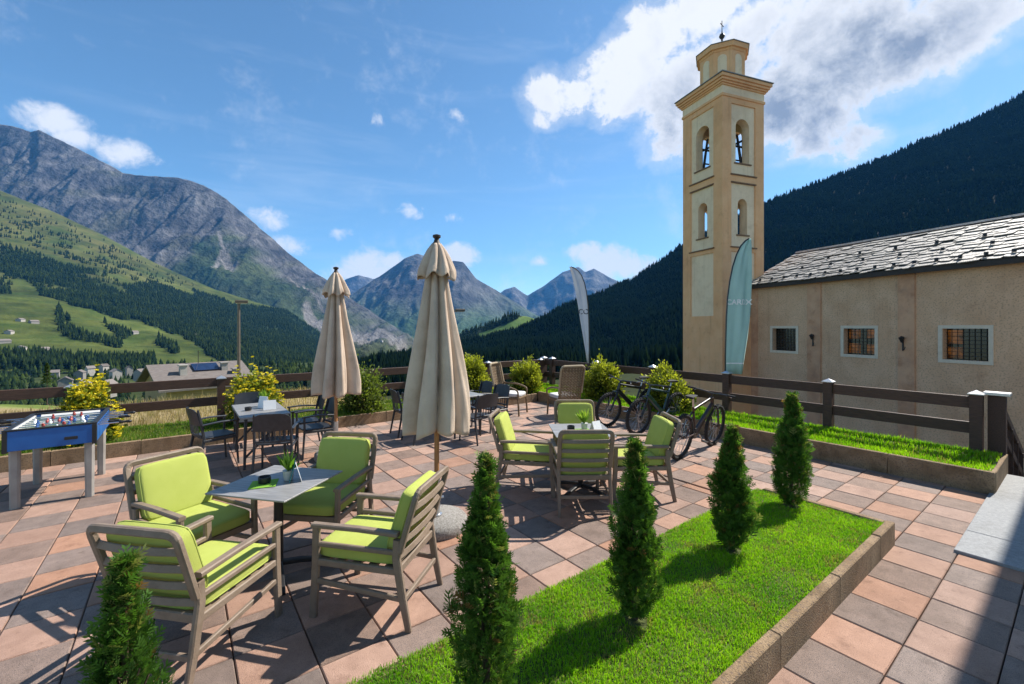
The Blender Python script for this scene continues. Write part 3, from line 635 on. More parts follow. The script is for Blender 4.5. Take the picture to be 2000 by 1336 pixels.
# --- dry meadow beyond the fence, falling away to the valley
sv = np.concatenate([np.linspace(-260, -30, 24), np.linspace(-28, 14, 64), np.linspace(16, 120, 22)]); tv = np.concatenate([[10.55], np.linspace(10.8, 40, 60), np.geomspace(41.5, 420, 40)])
S, T = np.meshgrid(sv, tv); dl = T-10.55
edge = 5.2*sstep(7.5, 2.5, S) + 6.5*sstep(-2, -9, S) + 0.6*fbm(S/4, T/5, 2, 3)*sstep(7, 3, S)
Z = -0.10 - (0.15+0.5*sstep(2.5, 6.5, S)*np.exp(-np.maximum(dl-edge, 0)/12))*np.maximum(dl-edge, 0) - 0.25*sstep(3.5, 7, S) - 0.012*np.maximum(dl-60, 0) + 0.35*sstep(-3, -8, S)*np.exp(-((dl-9.0)/4.0)**2) + 0.05*fbm(S/1.3, T/1.3, 3, 9)*np.clip(dl, 0, 1)
Z = np.where(S > 10.5, np.minimum(Z, -5.1 - 0.1*np.maximum(dl, 0)), Z); Z = np.maximum(Z, -54)
X = S*BX - T*BY; Y = S*BY + T*BX; n = fbm(S/2.2, T/2.2, 4, 13); dry = lerp3((0.25, 0.19, 0.095), (0.37, 0.29, 0.16), np.clip(0.5+0.9*n, 0, 1)); grn = lerp3((0.10, 0.15, 0.03), (0.16, 0.19, 0.05), np.clip(0.5+n, 0, 1))
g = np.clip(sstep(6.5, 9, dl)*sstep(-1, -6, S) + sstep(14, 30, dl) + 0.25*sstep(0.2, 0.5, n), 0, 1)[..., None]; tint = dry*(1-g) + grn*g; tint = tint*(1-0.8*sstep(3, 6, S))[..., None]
ns, ntt = len(sv), len(tv); idx = np.arange(ns*ntt).reshape(ntt, ns)
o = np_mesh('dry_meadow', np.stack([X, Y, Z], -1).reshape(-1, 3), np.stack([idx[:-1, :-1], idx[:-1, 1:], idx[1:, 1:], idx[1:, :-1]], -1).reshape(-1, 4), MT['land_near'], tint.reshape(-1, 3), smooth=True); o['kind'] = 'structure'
def meadow_z(s, t):
    i = int(np.argmin(np.abs(tv-t))); j = int(np.argmin(np.abs(sv-s))); return float(Z_MEADOW[i, j])
Z_MEADOW = Z
# --- churchyard, a storey lower than the terrace
b = MB(); q = [ST(8.9, -40, -5.0), ST(160, -40, -5.0), ST(160, 60, -5.0), ST(8.9, 10.6, -5.0)]; b.add(q, [(0, 1, 2, 3)])
tag(b.build('churchyard', MT['mortar']), kind='structure')

# ================================================================== TERRACE
TILE = 0.40
S_END, T_END = 7.72, 9.06                                # paving ends at the planters
b = MB()
b.box((0, 0, -2.83), (21.2, 13.55, 5.6)); terrace = b.build('terrace', MT['mortar']); terrace['kind'] = 'structure'
terrace.location = ST(9.05 - 10.6, 10.6 - 6.775, 0); terrace.rotation_euler = (0, 0, TH)
bpy.context.view_layer.update()
TINV = terrace.matrix_world.inverted()

def tile_mesh(name, w, h, m, seed):
    c = 0.006; z0, z1 = -0.032, 0.0
    x, y = w/2, h/2
    vs = [(-x, -y, z0), (x, -y, z0), (x, y, z0), (-x, y, z0), (-x, -y, z1-c), (x, -y, z1-c), (x, y, z1-c), (-x, y, z1-c), (-x+c, -y+c, z1), (x-c, -y+c, z1), (x-c, y-c, z1), (-x+c, y-c, z1)]
    fs = [(8, 9, 10, 11)] + [(k+i, k+(i+1) % 4, k+4+(i+1) % 4, k+4+i) for k in (0, 4) for i in range(4)]
    me = bpy.data.meshes.new(name); me.from_pydata(vs, [], fs); me.materials.append(m); return me
TM = [tile_mesh('tile', TILE-0.007, TILE-0.007, MT['tile_pink'], 1), tile_mesh('tile', TILE-0.007, TILE-0.007, MT['tile_grey'], 2)]
cells = []
SEAM = 5.15 + 0.04
def in_bed(s, t): return s < 5.05 and 1.30 < t < 2.10
k0 = 0.64*TILE
for i in range(-30, 20):                                 # field on the valley side
    for j in range(-8, 26):
        s0, t0 = (i+0.64)*TILE, (j+0.87)*TILE
        s1, t1 = s0+TILE, t0+TILE
        if t0 < 2.80*TILE or t1 > T_END+0.3 or s0 > SEAM: continue
        cells.append((s0, min(s1, SEAM), t0, t1, (i+j) % 2))
for i in range(-30, 24):                                 # field on the church side
    for j in range(-10, 26):
        s0, t0 = (i+0.09)*TILE, (j+0.81)*TILE
        s1, t1 = s0+TILE, t0+TILE
        if s0 > S_END+0.1: continue
        if not (t1 < 2.85*TILE or s1 > SEAM+0.05) or t1 > T_END+0.3: continue
        cells.append((max(s0, SEAM) if t1 > 2.85*TILE else s0, s1, t0, t1, (i+j+1) % 2))
big, rest = [], []
for c in cells:
    s, t = (c[0]+c[1])/2, (c[2]+c[3])/2
    if in_bed(c[0], t) and in_bed(c[1], t): continue
    p = ST(s, t)
    if s > 5.5 and t < 0.72: continue
    if p.y < 0.3: 
        if t > -1.5 and s > -3: rest.append(c)
        continue
    u, v = proj(p.x, p.y, 0)
    vis = -60 < u < 2060 and v < 1420
    area = 1.0/(p.y**3) if vis else 0
    if vis and not (u < -40): big.append((area, c))
    else: rest.append(c)
big.sort(key=lambda x: -x[0])
rest += [c for _, c in big[300:]]
random.seed(3)
for _, c in big[:300]:
    s, t = (c[0]+c[1])/2, (c[2]+c[3])/2; w = c[1]-c[0]
    o = bpy.data.objects.new('paving_tile', TM[c[4]]); COL.objects.link(o); o.parent = terrace
    p = TINV @ ST(s, t, random.uniform(-0.0022, 0.0022)); o.location = p
    o.rotation_euler = (random.uniform(-1, 1)*0.003, random.uniform(-1, 1)*0.003, random.uniform(-1, 1)*0.003)
    if w < TILE-0.01: o.scale = ((w-0.009)/(TILE-0.007), 1, 1)
for col in (0, 1):                                       # the smaller, farther ones of each colour
    b = MB()
    for c in rest:
        if c[4] != col: continue
        p = TINV @ ST((c[0]+c[1])/2, (c[2]+c[3])/2, random.uniform(-0.002, 0.002))
        b.box((p.x, p.y, p.z-0.016), (c[1]-c[0]-0.009, c[3]-c[2]-0.009, 0.032))
    o = b.build('paving_tiles_beyond', MT['tile_pink' if col == 0 else 'tile_grey'], terrace); o['kind'] = 'stuff'

# granite landing beside the planter
gl = empty('granite_landing', ST(5.5, 0.75, 0), TH); gl['kind'] = 'structure'
for (s0, s1) in ((0.0, 0.62), (0.628, 3.4)):
    for (t0, t1) in ((-1.6, 0.0), (-3.2, -1.608)):
        b = MB(); b.box(((s0+s1)/2, (t0+t1)/2, 0.0), (s1-s0, t1-t0, 0.05), ch=0.004); b.build('granite_slab', MT['granite'], gl)

# ---- kerb stones
def kerb_run(root, p0, p1, h, th, lengths, inward, z0=-0.04):
    """kerb stones butted end to end between two (s,t) points, th thick towards 'inward'"""
    a = Vector(p0); d = Vector(p1)-a; L_ = d.length; d.normalize(); pos = 0.0; i = 0
    while pos < L_-0.05:
        ln = min(lengths, L_-pos); c = a + d*(pos+ln/2) + Vector(inward)*(th/2)
        b = MB(); ang = math.atan2(d.y, d.x)
        b.box((0, 0, 0), (ln-0.008, th, h-z0), ch=0.007); me = b.mesh('kerb_stone', MT['kerb'])
        o = link('kerb_stone', me, root); o.location = (c.x, c.y, (h+z0)/2 + random.uniform(-0.004, 0.004)); o.rotation_euler = (random.uniform(-.004, .004), random.uniform(-.004, .004), ang)
        pos += ln; i += 1

def blades(name, parent, region, n, z, hmin, hmax, wid, c0, c1, seed, yellow=0.12, patch=0.8, inside=None, lean=0.5, fill=None):
    """lawn: every blade a bent strip"""
    r = np.random.default_rng(seed); s = r.uniform(region[0], region[1], n); t = r.uniform(region[2], region[3], n)
    if inside is not None: k = inside(s, t); s, t = s[k], t[k]; n = len(s)
    zz = z(s, t) if callable(z) else np.full(n, z)
    pn = fbm(s/0.5, t/0.5, 3, seed); h = r.uniform(hmin, hmax, n)*(1+0.35*pn)*np.where(r.random(n) < 0.06, 1.5, 1.0); a = r.random(n)*6.283; l = h*lean*r.random(n)
    w = wid*r.uniform(0.7, 1.3, n); dx, dy = np.cos(a), np.sin(a); e = r.random(n)*6.283; ex, ey = np.cos(e)*w/2, np.sin(e)*w/2
    V = np.zeros((n, 5, 3)); V[:, 0] = np.stack([s-ex, t-ey, zz-0.004], -1); V[:, 1] = np.stack([s+ex, t+ey, zz-0.004], -1)
    V[:, 2] = np.stack([s-ex*.8+dx*l*.35, t-ey*.8+dy*l*.35, zz+h*.6], -1); V[:, 3] = np.stack([s+ex*.8+dx*l*.35, t+ey*.8+dy*l*.35, zz+h*.6], -1); V[:, 4] = np.stack([s+dx*l, t+dy*l, zz+h*(1-.25*l/h)], -1)
    q = np.clip(0.5+patch*pn+0.35*(r.random(n)-0.5), 0, 1)[:, None]; c = np.array(c0)+(np.array(c1)-np.array(c0))*q
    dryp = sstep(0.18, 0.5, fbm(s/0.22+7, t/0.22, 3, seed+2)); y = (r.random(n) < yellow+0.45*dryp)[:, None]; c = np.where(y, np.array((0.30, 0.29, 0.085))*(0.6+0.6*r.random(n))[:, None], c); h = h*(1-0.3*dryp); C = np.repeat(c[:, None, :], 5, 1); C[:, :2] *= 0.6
    base = (np.arange(n)*5)[:, None, None]; F_ = (base + np.array([[0, 1, 3], [0, 3, 2], [2, 3, 4]])[None]).reshape(-1, 3)
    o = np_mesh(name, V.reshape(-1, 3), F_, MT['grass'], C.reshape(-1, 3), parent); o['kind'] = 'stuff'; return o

GRASS0, GRASS1 = (0.12, 0.33, 0.008), (0.31, 0.56, 0.012)
# ---- raised lawn bed with the thujas
BED = (-4.2, 5.25, 1.10, 2.30, 0.20)
bed = empty('lawn_bed', (0, 0, 0), TH); bed['kind'] = 'structure'
b = MB(); b.box(((BED[0]+BED[1])/2, (BED[2]+BED[3])/2, 0.075), (BED[1]-BED[0]-0.13, BED[3]-BED[2]-0.13, 0.21)); b.build('soil', MT['soil'], bed)
kerb_run(bed, (BED[0], BED[2]), (BED[1], BED[2]), 0.205, 0.065, 1.0, (0, 1))
kerb_run(bed, (BED[1], BED[2]+0.068), (BED[1], BED[3]-0.068), 0.2, 0.065, 1.06, (-1, 0))
kerb_run(bed, (BED[0], BED[3]), (BED[1], BED[3]), 0.175, 0.065, 1.0, (0, -1))
blades('grass', bed, (-0.4, 5.2, 1.15, 2.29), 145000, lambda s, t: 0.181+0.010*fbm(s*2, t*2, 3, 5), 0.012, 0.029, 0.0040, GRASS0, GRASS1, 3, lean=1.1, inside=lambda s, t: np.min([np.hypot(s-a, t-c)+0.05*perlin(s*14, t*14, 5) for a, c in ((-.13, 1.7), (1.13, 1.7), (2.255, 1.72), (3.59, 1.78), (4.97, 1.85))], axis=0) > 0.075)
# ---- planter before the church fence
PL = (7.72, 9.02, 0.70, 10.55, 0.28)
pr = empty('planter_bed', (0, 0, 0), TH); pr['kind'] = 'structure'
b = MB(); b.box(((PL[0]+PL[1])/2, (PL[2]+PL[3])/2, 0.10), (PL[1]-PL[0]-0.14, PL[3]-PL[2]-0.14, 0.27)); b.build('soil', MT['soil'], pr)
kerb_run(pr, (PL[0], PL[2]), (PL[0], T_END), 0.27, 0.07, 1.0, (1, 0))
kerb_run(pr, (PL[0]+0.073, PL[2]), (PL[1], PL[2]), 0.27, 0.07, 1.3, (0, 1))
blades('grass', pr, (7.76, 9.0, 0.74, 10.4), 48000, lambda s, t: 0.235+0.05*np.exp(-((s-8.62)/0.22)**2)+0.02*fbm(s*2, t*2, 3, 6), 0.03, 0.08, 0.008, GRASS0, GRASS1, 4)
# ---- planter before the valley fence
PV = (-7.5, 7.70, 9.06, 10.55, 0.22)
pv = empty('planter_bed', (0, 0, 0), TH); pv['kind'] = 'structure'
b = MB(); b.box(((PV[0]+PV[1])/2, (PV[2]+PV[3])/2, 0.075), (PV[1]-PV[0]-0.02, PV[3]-PV[2]-0.14, 0.23)); b.build('soil', MT['soil'], pv)
kerb_run(pv, (PV[0], PV[2]), (PV[1], PV[2]), 0.215, 0.07, 1.0, (0, 1))
blades('grass', pv, (-6.0, 7.7, 9.12, 10.5), 52000, lambda s, t: 0.185+0.015*fbm(s*2, t*2, 3, 7), 0.025, 0.07, 0.009, (0.08, 0.165, 0.015), (0.15, 0.25, 0.03), 5)
# dry tufts in the meadow just beyond
blades('dry_grass', None, (-9, 4.6, 10.6, 16), 24000, lambda s, t: np.full(len(s), -0.12), 0.06, 0.22, 0.012, (0.25, 0.19, 0.095), (0.42, 0.345, 0.20), 8, 0.0, 0.8)
o = bpy.data.objects['dry_grass']; o.rotation_euler = (0, 0, TH); o['label'] = 'dry straw coloured grass of the meadow beyond the fence'; o['category'] = 'grass'

# ================================================================== FENCES
def fence(name, label, origin, rz, posts, rails, h=1.13):
    """posts at distances along local x; planks between them on the far side"""
    root = empty(name, origin, rz, label, 'fence', 'dark wooden terrace fences')
    for x in posts:
        b = MB(); b.box((0, 0, (h-0.06)/2), (0.13, 0.13, h-0.06), ch=0.008); o = b.build('post', MT['fence'], root); o.location = (x, 0, 0)
        b = MB(); b.box((0, 0, 0.006), (0.165, 0.165, 0.012)); b.add([(-.082, -.082, .0125), (.082, -.082, .0125), (.082, .082, .0125), (-.082, .082, .0125), (0, 0, .062)], [(0, 1, 4), (1, 2, 4), (2, 3, 4), (3, 0, 4)])
        c = b.build('post_cap', MT['cap'], o); c.location = (0, 0, h-0.06)
    for a, c in zip(posts[:-1], posts[1:]):
        for (z0, z1) in rails:
            b = MB(); ln = abs(c-a)-0.134; b.box((0, 0, 0), (ln, 0.045, z1-z0), ch=0.005); o = b.build('rail', MT['fence'], root); o.location = ((a+c)/2, 0.0+random.uniform(-.004, .004), (z0+z1)/2); o.rotation_euler = (0, random.uniform(-.003, .003), 0)
    return root
RAILS = [(0.52, 0.68), (0.875, 1.04)]
fence('terrace_fence', 'dark brown plank fence with zinc post caps between terrace lawn strip and church', ST(8.85, 0.98, 0.0), TH+R(90), [0, 1.75, 3.5, 5.25, 7.0, 8.75, 9.12], RAILS)
fence('terrace_fence', 'dark brown plank fence with zinc post caps along the valley meadow side', ST(8.72, 10.1, 0.0), TH+R(180), [0.0, 1.92, 4.0, 6.06, 8.1, 10.15, 12.2, 14.3, 16.4], RAILS, 1.08)
# handrail of the stair going down beside the church
st = empty('stair_handrail', ST(9.02, 0.80, 0), TH, 'dark wooden stair handrail descending beside the end fence post, pale flat cap', 'handrail')
b = MB(); b.box((0, 0, 0.53), (0.15, 0.17, 1.06), ch=0.008); b.build('post', MT['fence'], st)
b = MB(); b.box((0, 0, 1.085), (0.24, 0.26, 0.04), ch=0.006); b.build('post_cap', MT['cap'], st)
for z in (1.0, 0.62):
    b = MB(); b.sweep([(0.08, 0.0, z), (2.6, -0.06, z-1.2)], 0.05, 0.12, up=(0, 0, 1)); b.build('rail', MT['fence'], st)
for k in range(1, 5):
    x = k*0.6; b = MB(); b.sweep([(x, -0.014*k, -0.9-0.28*k), (x, -0.014*k, 1.0-0.475*x)], 0.06, 0.06, up=(0, 1, 0)); b.build('baluster', MT['fence'], st)

# ================================================================== CHURCH AND BELL TOWER
PHI = R(20)
TC = Vector((16.30, 34.06, 0))
tower = empty('bell_tower', TC, PHI, 'tall peach plastered bell tower with arched openings and octagonal lantern', 'bell tower')
tower.scale = (1, 1, 0.976)
PANELS = [(13.5, 18.75), (8.1, 12.9), (2.94, 7.73)]
OPEN = [(1.32, 14.4, 17.75), (0.92, 9.03, 11.75)]
for k in range(4):
    mt = Matrix.Rotation(R(90)*k, 4, 'Z')
    w = 2.0 if k % 2 == 0 else 1.899
    plate(rect(-w, w, -5.6, 19.2), [rect(-1.16, 1.16, a, c) for a, c in PANELS], 0.1, 'wall', MT['tower_peach'], tower, mt @ Matrix.Translation((0, -2.0, 0)))
    plate(rect(-1.5, 1.5, 8.0, 18.9), [arch(0, ww, a, c) for ww, a, c in OPEN], 0.62, 'wall_panel', MT['tower_cream'], tower, mt @ Matrix.Translation((0, -1.905, 0)))
    plate(rect(-1.5, 1.5, 2.8, 7.9), [], 0.3, 'wall_panel', MT['tower_cream'], tower, mt @ Matrix.Translation((0, -1.905, 0)))
    for (zz, ww, pr_) in ((13.5, 1.25, 0.06), (8.1, 1.25, 0.06), (12.93, 1.2, 0.03)):
        b = MB(); b.box((0, -2.0-pr_/2+0.02, zz-0.045), (2*ww, 0.1+pr_, 0.09)); o = b.build('string_course', MT['string'], tower); o.rotation_euler = (0, 0, R(90)*k)
    for (ww, a, c) in OPEN:
        b = MB(); b.box((0, -1.93, a-0.04), (ww+0.3, 0.14, 0.09)); o = b.build('opening_sill', MT['string'], tower); o.rotation_euler = (0, 0, R(90)*k)
b = MB()
for (r0, z0, z1) in ((2.07, 19.15, 19.36), (2.11, 19.93, 20.06), (2.20, 20.06, 20.2), (2.30, 20.2, 20.38), (2.40, 20.38, 20.62)): b.box((0, 0, (z0+z1)/2), (2*r0, 2*r0, z1-z0), ch=0.02)
b.build('cornice', MT['tower_peach'], tower)
b = MB(); b.box((0, 0, 19.645), (4.03, 4.03, 0.58)); b.build('frieze', MT['tower_cream'], tower)
b = MB(); r0, r1 = 2.47, 1.5
b.add([(-r0, -r0, 20.62), (r0, -r0, 20.62), (r0, r0, 20.62), (-r0, r0, 20.62), (-r0, -r0, 20.68), (r0, -r0, 20.68), (r0, r0, 20.68), (-r0, r0, 20.68), (-r1, -r1, 21.35), (r1, -r1, 21.35), (r1, r1, 21.35), (-r1, r1, 21.35)], [(3, 2, 1, 0), (8, 9, 10, 11)] + [(k+i, k+(i+1) % 4, k+4+(i+1) % 4, k+4+i) for k in (0, 4) for i in range(4)])
b.build('tower_roof', MT['copper'], tower)
lan = empty('lantern', (0, 0, -0.3)); lan.parent = tower; lan.rotation_euler = (0, 0, R(22.5))
b = MB(); b.lathe([(1.66, 21.0), (1.66, 23.45)], 8); b.build('lantern_wall', MT['tower_peach'], lan)
for k in range(8):
    mt = Matrix.Rotation(R(45)*k+R(22.5), 4, 'Z') @ Matrix.Translation((0, -1.66*math.cos(R(22.5))-0.025, 0))
    plate(arch(0, 0.62, 21.5, 23.2, 8), [], 0.03, 'blind_arch', MT['tower_cream'], lan, mt)
b = MB(); b.lathe([(1.70, 23.45), (1.76, 23.6), (1.90, 23.62), (1.94, 23.95)], 8); b.build('lantern_cornice', MT['tower_peach'], lan)
b = MB(); b.lathe([(2.0, 23.952), (2.0, 24.0), (0.5, 24.85), (0.08, 25.05)], 8); b.build('lantern_roof', MT['copper'], lan)
b = MB(); b.lathe([(0.07, 25.0), (0.07, 25.3), (0.16, 25.38), (0.22, 25.52), (0.16, 25.68), (0.05, 25.75), (0.03, 26.0)], 12); b.sweep([(0, 0, 25.95), (0, 0, 26.75)], 0.05); b.sweep([(-0.28, 0, 26.42), (0.28, 0, 26.42)], 0.05, up=(0, 1, 0)); b.build('finial', MT['iron'], lan)
# bell frame and bells
b = MB()
for y in (-0.7, 0.7): b.sweep([(-1.25, y, 14.3), (-0.75, y, 17.2)], 0.14); b.sweep([(1.25, y, 14.3), (0.75, y, 17.2)], 0.14); b.sweep([(-1.3, y, 16.3), (1.3, y, 16.3)], 0.14); b.sweep([(-0.95, y, 15.2), (0.95, y, 15.2)], 0.1)
for x in (-0.7, 0.7): b.sweep([(x, -1.25, 14.3), (x, -0.75, 17.2)], 0.14); b.sweep([(x, 1.25, 14.3), (x, 0.75, 17.2)], 0.14); b.sweep([(x, -1.3, 16.5), (x, 1.3, 16.5)], 0.14)
b.build('bell_frame', MT['iron'], tower)
for (x, y, z, s_) in ((0.0, 0.0, 15.0, 1.0), (-0.65, -0.95, 16.0, 0.55)):
    b = MB(); b.lathe([(0.62*s_, 0), (0.56*s_, 0.1*s_), (0.42*s_, 0.4*s_), (0.34*s_, 0.8*s_), (0.22*s_, 1.0*s_), (0.05*s_, 1.08*s_)], 20, (x, y, z)); b.build('bell', MT['bronze'], tower, True)
for z in (8.4, 13.6, 18.8):
    b = MB(); b.box((0, 0, z), (2.9, 2.9, 0.12)); b.build('floor_deck', MT['dark_wood'], tower)

# nave
church = empty('church_nave', Vector((17.72, 32.45, 0)), PHI, 'low plastered church nave with stone slab roof beside the bell tower', 'church')
MW = Matrix.Rotation(R(-90), 4, 'Z')                       # plate x -> -y, thickness +y -> +x
WINS = [(1.72, 3.48, 1.34), (6.48, 8.16, 1.34), (11.17, 12.88, 1.34)]
plate(rect(0.0, 22, -5.5, 4.98), [rect(a, c, 0.42, 1.96) for a, c, _ in WINS], 0.55, 'wall', MT['plaster'], church, MW)
plate(rect(0.6, 9.95, -5.5, 5.6), [], 0.3, 'end_wall', MT['plaster'], church, Matrix.Translation((0, -0.02, 0)))
for i, (a, c) in enumerate(((4.27, 5.14), (9.30, 10.05), (15.2, 16.2))):
    plate(rect(a, c, -5.5, 4.97), [], 0.09, 'pilaster', MT['plaster_pink'], church, MW @ Matrix.Translation((0, -0.085, 0)))
plate(rect(0.0, 0.55, -5.5, 4.97), [], 0.05, 'pilaster', MT['plaster_pink'], church, MW @ Matrix.Translation((0, -0.045, 0)))
for i, (a, c, _) in enumerate(WINS):
    wn = empty('window', (0, 0, 0)); wn.parent = church
    plate(rect(a-0.16, c+0.16, 0.26, 2.12), [rect(a+0.005, c-0.005, 0.425, 1.955)], 0.07, 'window_surround', MT['stone_trim'], wn, MW @ Matrix.Translation((0, -0.05, 0)))
    plate(rect(a, c, 0.42, 1.96), [], 0.02, 'window_pane', MT['glass_dark'], wn, MW @ Matrix.Translation((0, 0.36, 0)))
    b = MB(); nx, nz = 8, 8
    for k in range(1, nx): y = -(a+(c-a)*k/nx); b.sweep([(0.335, y, 0.42), (0.335, y, 1.96)], 0.022, up=(1, 0, 0))
    for k in range(1, nz): z = 0.42+1.54*k/nz; b.sweep([(0.315, -a, z), (0.315, -c, z)], 0.022, up=(0, 0, 1))
    b.build('window_lattice', MT['iron'], wn)
    lit = {0: [], 1: [(0.05, 0.42, 0.05, 0.42), (0.05, 0.42, 0.6, 0.95), (0.62, 0.98, 0.05, 0.4), (0.62, 0.98, 0.62, 0.95)], 2: [(0.03, 0.36, 0.04, 0.4), (0.03, 0.36, 0.5, 0.95)]}[i]
    for (u0, u1, w0, w1) in lit:
        plate(rect(a+(c-a)*u0, a+(c-a)*u1, 0.42+1.54*w0, 0.42+1.54*w1), [], 0.01, 'amber_pane', MT['amber'], wn, MW @ Matrix.Translation((0, 0.345, 0)))
# roof: boarding, then slabs laid course by course
EX, EZ, RX, RZ = -0.42, 4.98, 5.0, 7.62
for sgn in (1, -1):
    b = MB(); x0, x1 = (EX, RX) if sgn > 0 else (10.42, RX)
    b.add([(x0, 0.25, EZ), (x1, 0.25, RZ), (x1, -22, RZ), (x0, -22, EZ), (x0, 0.25, EZ+0.08), (x1, 0.25, RZ+0.08), (x1, -22, RZ+0.08), (x0, -22, EZ+0.08)], [(0, 1, 2, 3), (7, 6, 5, 4), (0, 4, 5, 1), (1, 5, 6, 2), (2, 6, 7, 3), (3, 7, 4, 0)])
    rf = b.build('roof', MT['roof_under'], church)
    if sgn > 0: roof = rf
slope = math.hypot(RX-EX, RZ-EZ); ux, uz = (RX-EX)/slope, (RZ-EZ)/slope; nxn, nzn = -uz, ux
slabs = []; random.seed(11); rows = 13; ex = slope/rows
for r_ in range(rows):
    y = 0.32
    while y > -18:
        w = random.uniform(0.36, 0.95); slabs.append((r_, y, w)); y -= w+0.012
def slab_geo(b, r_, y, w, o=(0, 0, 0)):
    l0 = r_*ex - random.uniform(-0.06, 0.22); l1 = l0+ex*1.5; lift = random.uniform(0.085, 0.125); th = random.uniform(0.03, 0.06); sk = random.uniform(-.09, .09)
    pts = [(l0+sk+random.uniform(-.05, .05), y-random.uniform(0, .05)), (l0-sk+random.uniform(-.05, .05), y-w+random.uniform(0, .05)), (l1, y-w), (l1, y)]
    if random.random() < 0.6: pts.insert(1, (l0-random.uniform(.0, .08), y-w*random.uniform(.3, .7)))
    n = len(pts); vs = []
    for k in range(2):
        for (l, yy) in pts:
            f = min(1, max(0, (l-l0)/(l1-l0))); hh = lift+0.075*(1-f)+k*th+random.uniform(-.006, .006)
            vs.append((EX+ux*l+nxn*hh-o[0], yy-o[1], EZ+uz*l+nzn*hh-o[2]))
    b.add(vs, [tuple(range(n)), tuple(range(n, 2*n))[::-1]] + [((i+1) % n, i, n+i, n+(i+1) % n) for i in range(n)])
vis = [s_ for s_ in slabs if s_[1] > -14.8]; vis.sort(key=lambda s_: s_[1]); one = vis[:300]; oth = [s_ for s_ in slabs if s_ not in set(one)]
for (r_, y, w) in one:
    o_ = (EX+ux*r_*ex, y-w/2, EZ+uz*r_*ex); b = MB(); slab_geo(b, r_, y, w, o_); o = b.build('roof_slab', MT['slate'], roof); o.location = o_
b = MB()
for s_ in oth: slab_geo(b, *s_)
o = b.build('roof_slabs_beyond', MT['slate'], roof); o['kind'] = 'stuff'
b = MB(); b.prism([(-.16, 0), (.16, 0), (.02, .14), (-.02, .14)], (RX, 0.32, RZ+0.2), (RX, -22, RZ+0.2), ((1, 0, 0), (0, 0, 1))); b.build('ridge', MT['slate'], roof)
b = MB(); b.box((EX-0.03, -10.9, EZ-0.03), (0.10, 22.3, 0.26)); b.box((EX/2-0.02, -10.9, EZ-0.06), (-EX-0.06, 22.25, 0.06)); b.build('fascia', MT['dark_wood'], church)
b = MB(); b.sweep([(EX-0.03, 0.31, EZ+0.02), (RX, 0.31, RZ+0.02)], 0.1, 0.24); b.build('verge_board', MT['dark_wood'], church)
for (l_, yy0, dy) in ((0.35, -0.9, 0.92), (1.9, -3.0, 1.9), (3.3, -3.9, 1.95)):
    for k in range(16):
        y = yy0-dy*k
        if y < -17: break
        b = MB(); b.sweep([(0, 0, 0), (0.02, 0, 0.16)], 0.16, 0.05, up=(1, 0, 0)); b.sweep([(-0.2, 0, -0.05), (0.0, 0, 0.12)], 0.03, up=(0, 0, 1)); o = b.build('snow_guard', MT['iron'], roof); o.location = (EX+ux*l_+nxn*0.24, y, EZ+uz*l_+nzn*0.24)
for (y, z) in ((-4.67, 1.2), (-9.55, 1.15)):
    sc = empty('wall_sconce', church.matrix_basis @ Vector((-0.09, y, z)), PHI, 'wrought iron sconce on church pilaster ' + ('between the two left windows' if y > -6 else 'between the two amber lit windows'), 'sconce', 'church wall sconces')
    b = MB(); b.box((-0.02, 0, 0.0), (0.03, 0.07, 0.75)); b.tube([(-0.03, 0, -0.3), (-0.14, -0.05, -0.36), (-0.2, -0.16, -0.3), (-0.2, -0.2, -0.16)], 0.02, 6); b.build('bracket', MT['iron'], sc)
    b = MB(); b.lathe([(0.03, 0.0), (0.12, 0.22), (0.14, 0.26), (0.02, 0.36)], 8, (-0.14, 0, 0.05)); b.build('lantern_head', MT['iron'], sc)

# ================================================================== FURNITURE
def rounded(pts, r, n=4):
    """polyline with its inner corners rounded"""
    P_ = [Vector(p) for p in pts]; out = [P_[0]]
    for i in range(1, len(P_)-1):
        a = (P_[i-1]-P_[i]); c = (P_[i+1]-P_[i]); ra = min(r, a.length*0.45, c.length*0.45); p0 = P_[i]+a.normalized()*ra; p2 = P_[i]+c.normalized()*ra
        for k in range(n+1):
            t = k/n; out.append(p0*(1-t)**2 + P_[i]*2*t*(1-t) + p2*t*t)
    out.append(P_[-1]); return out

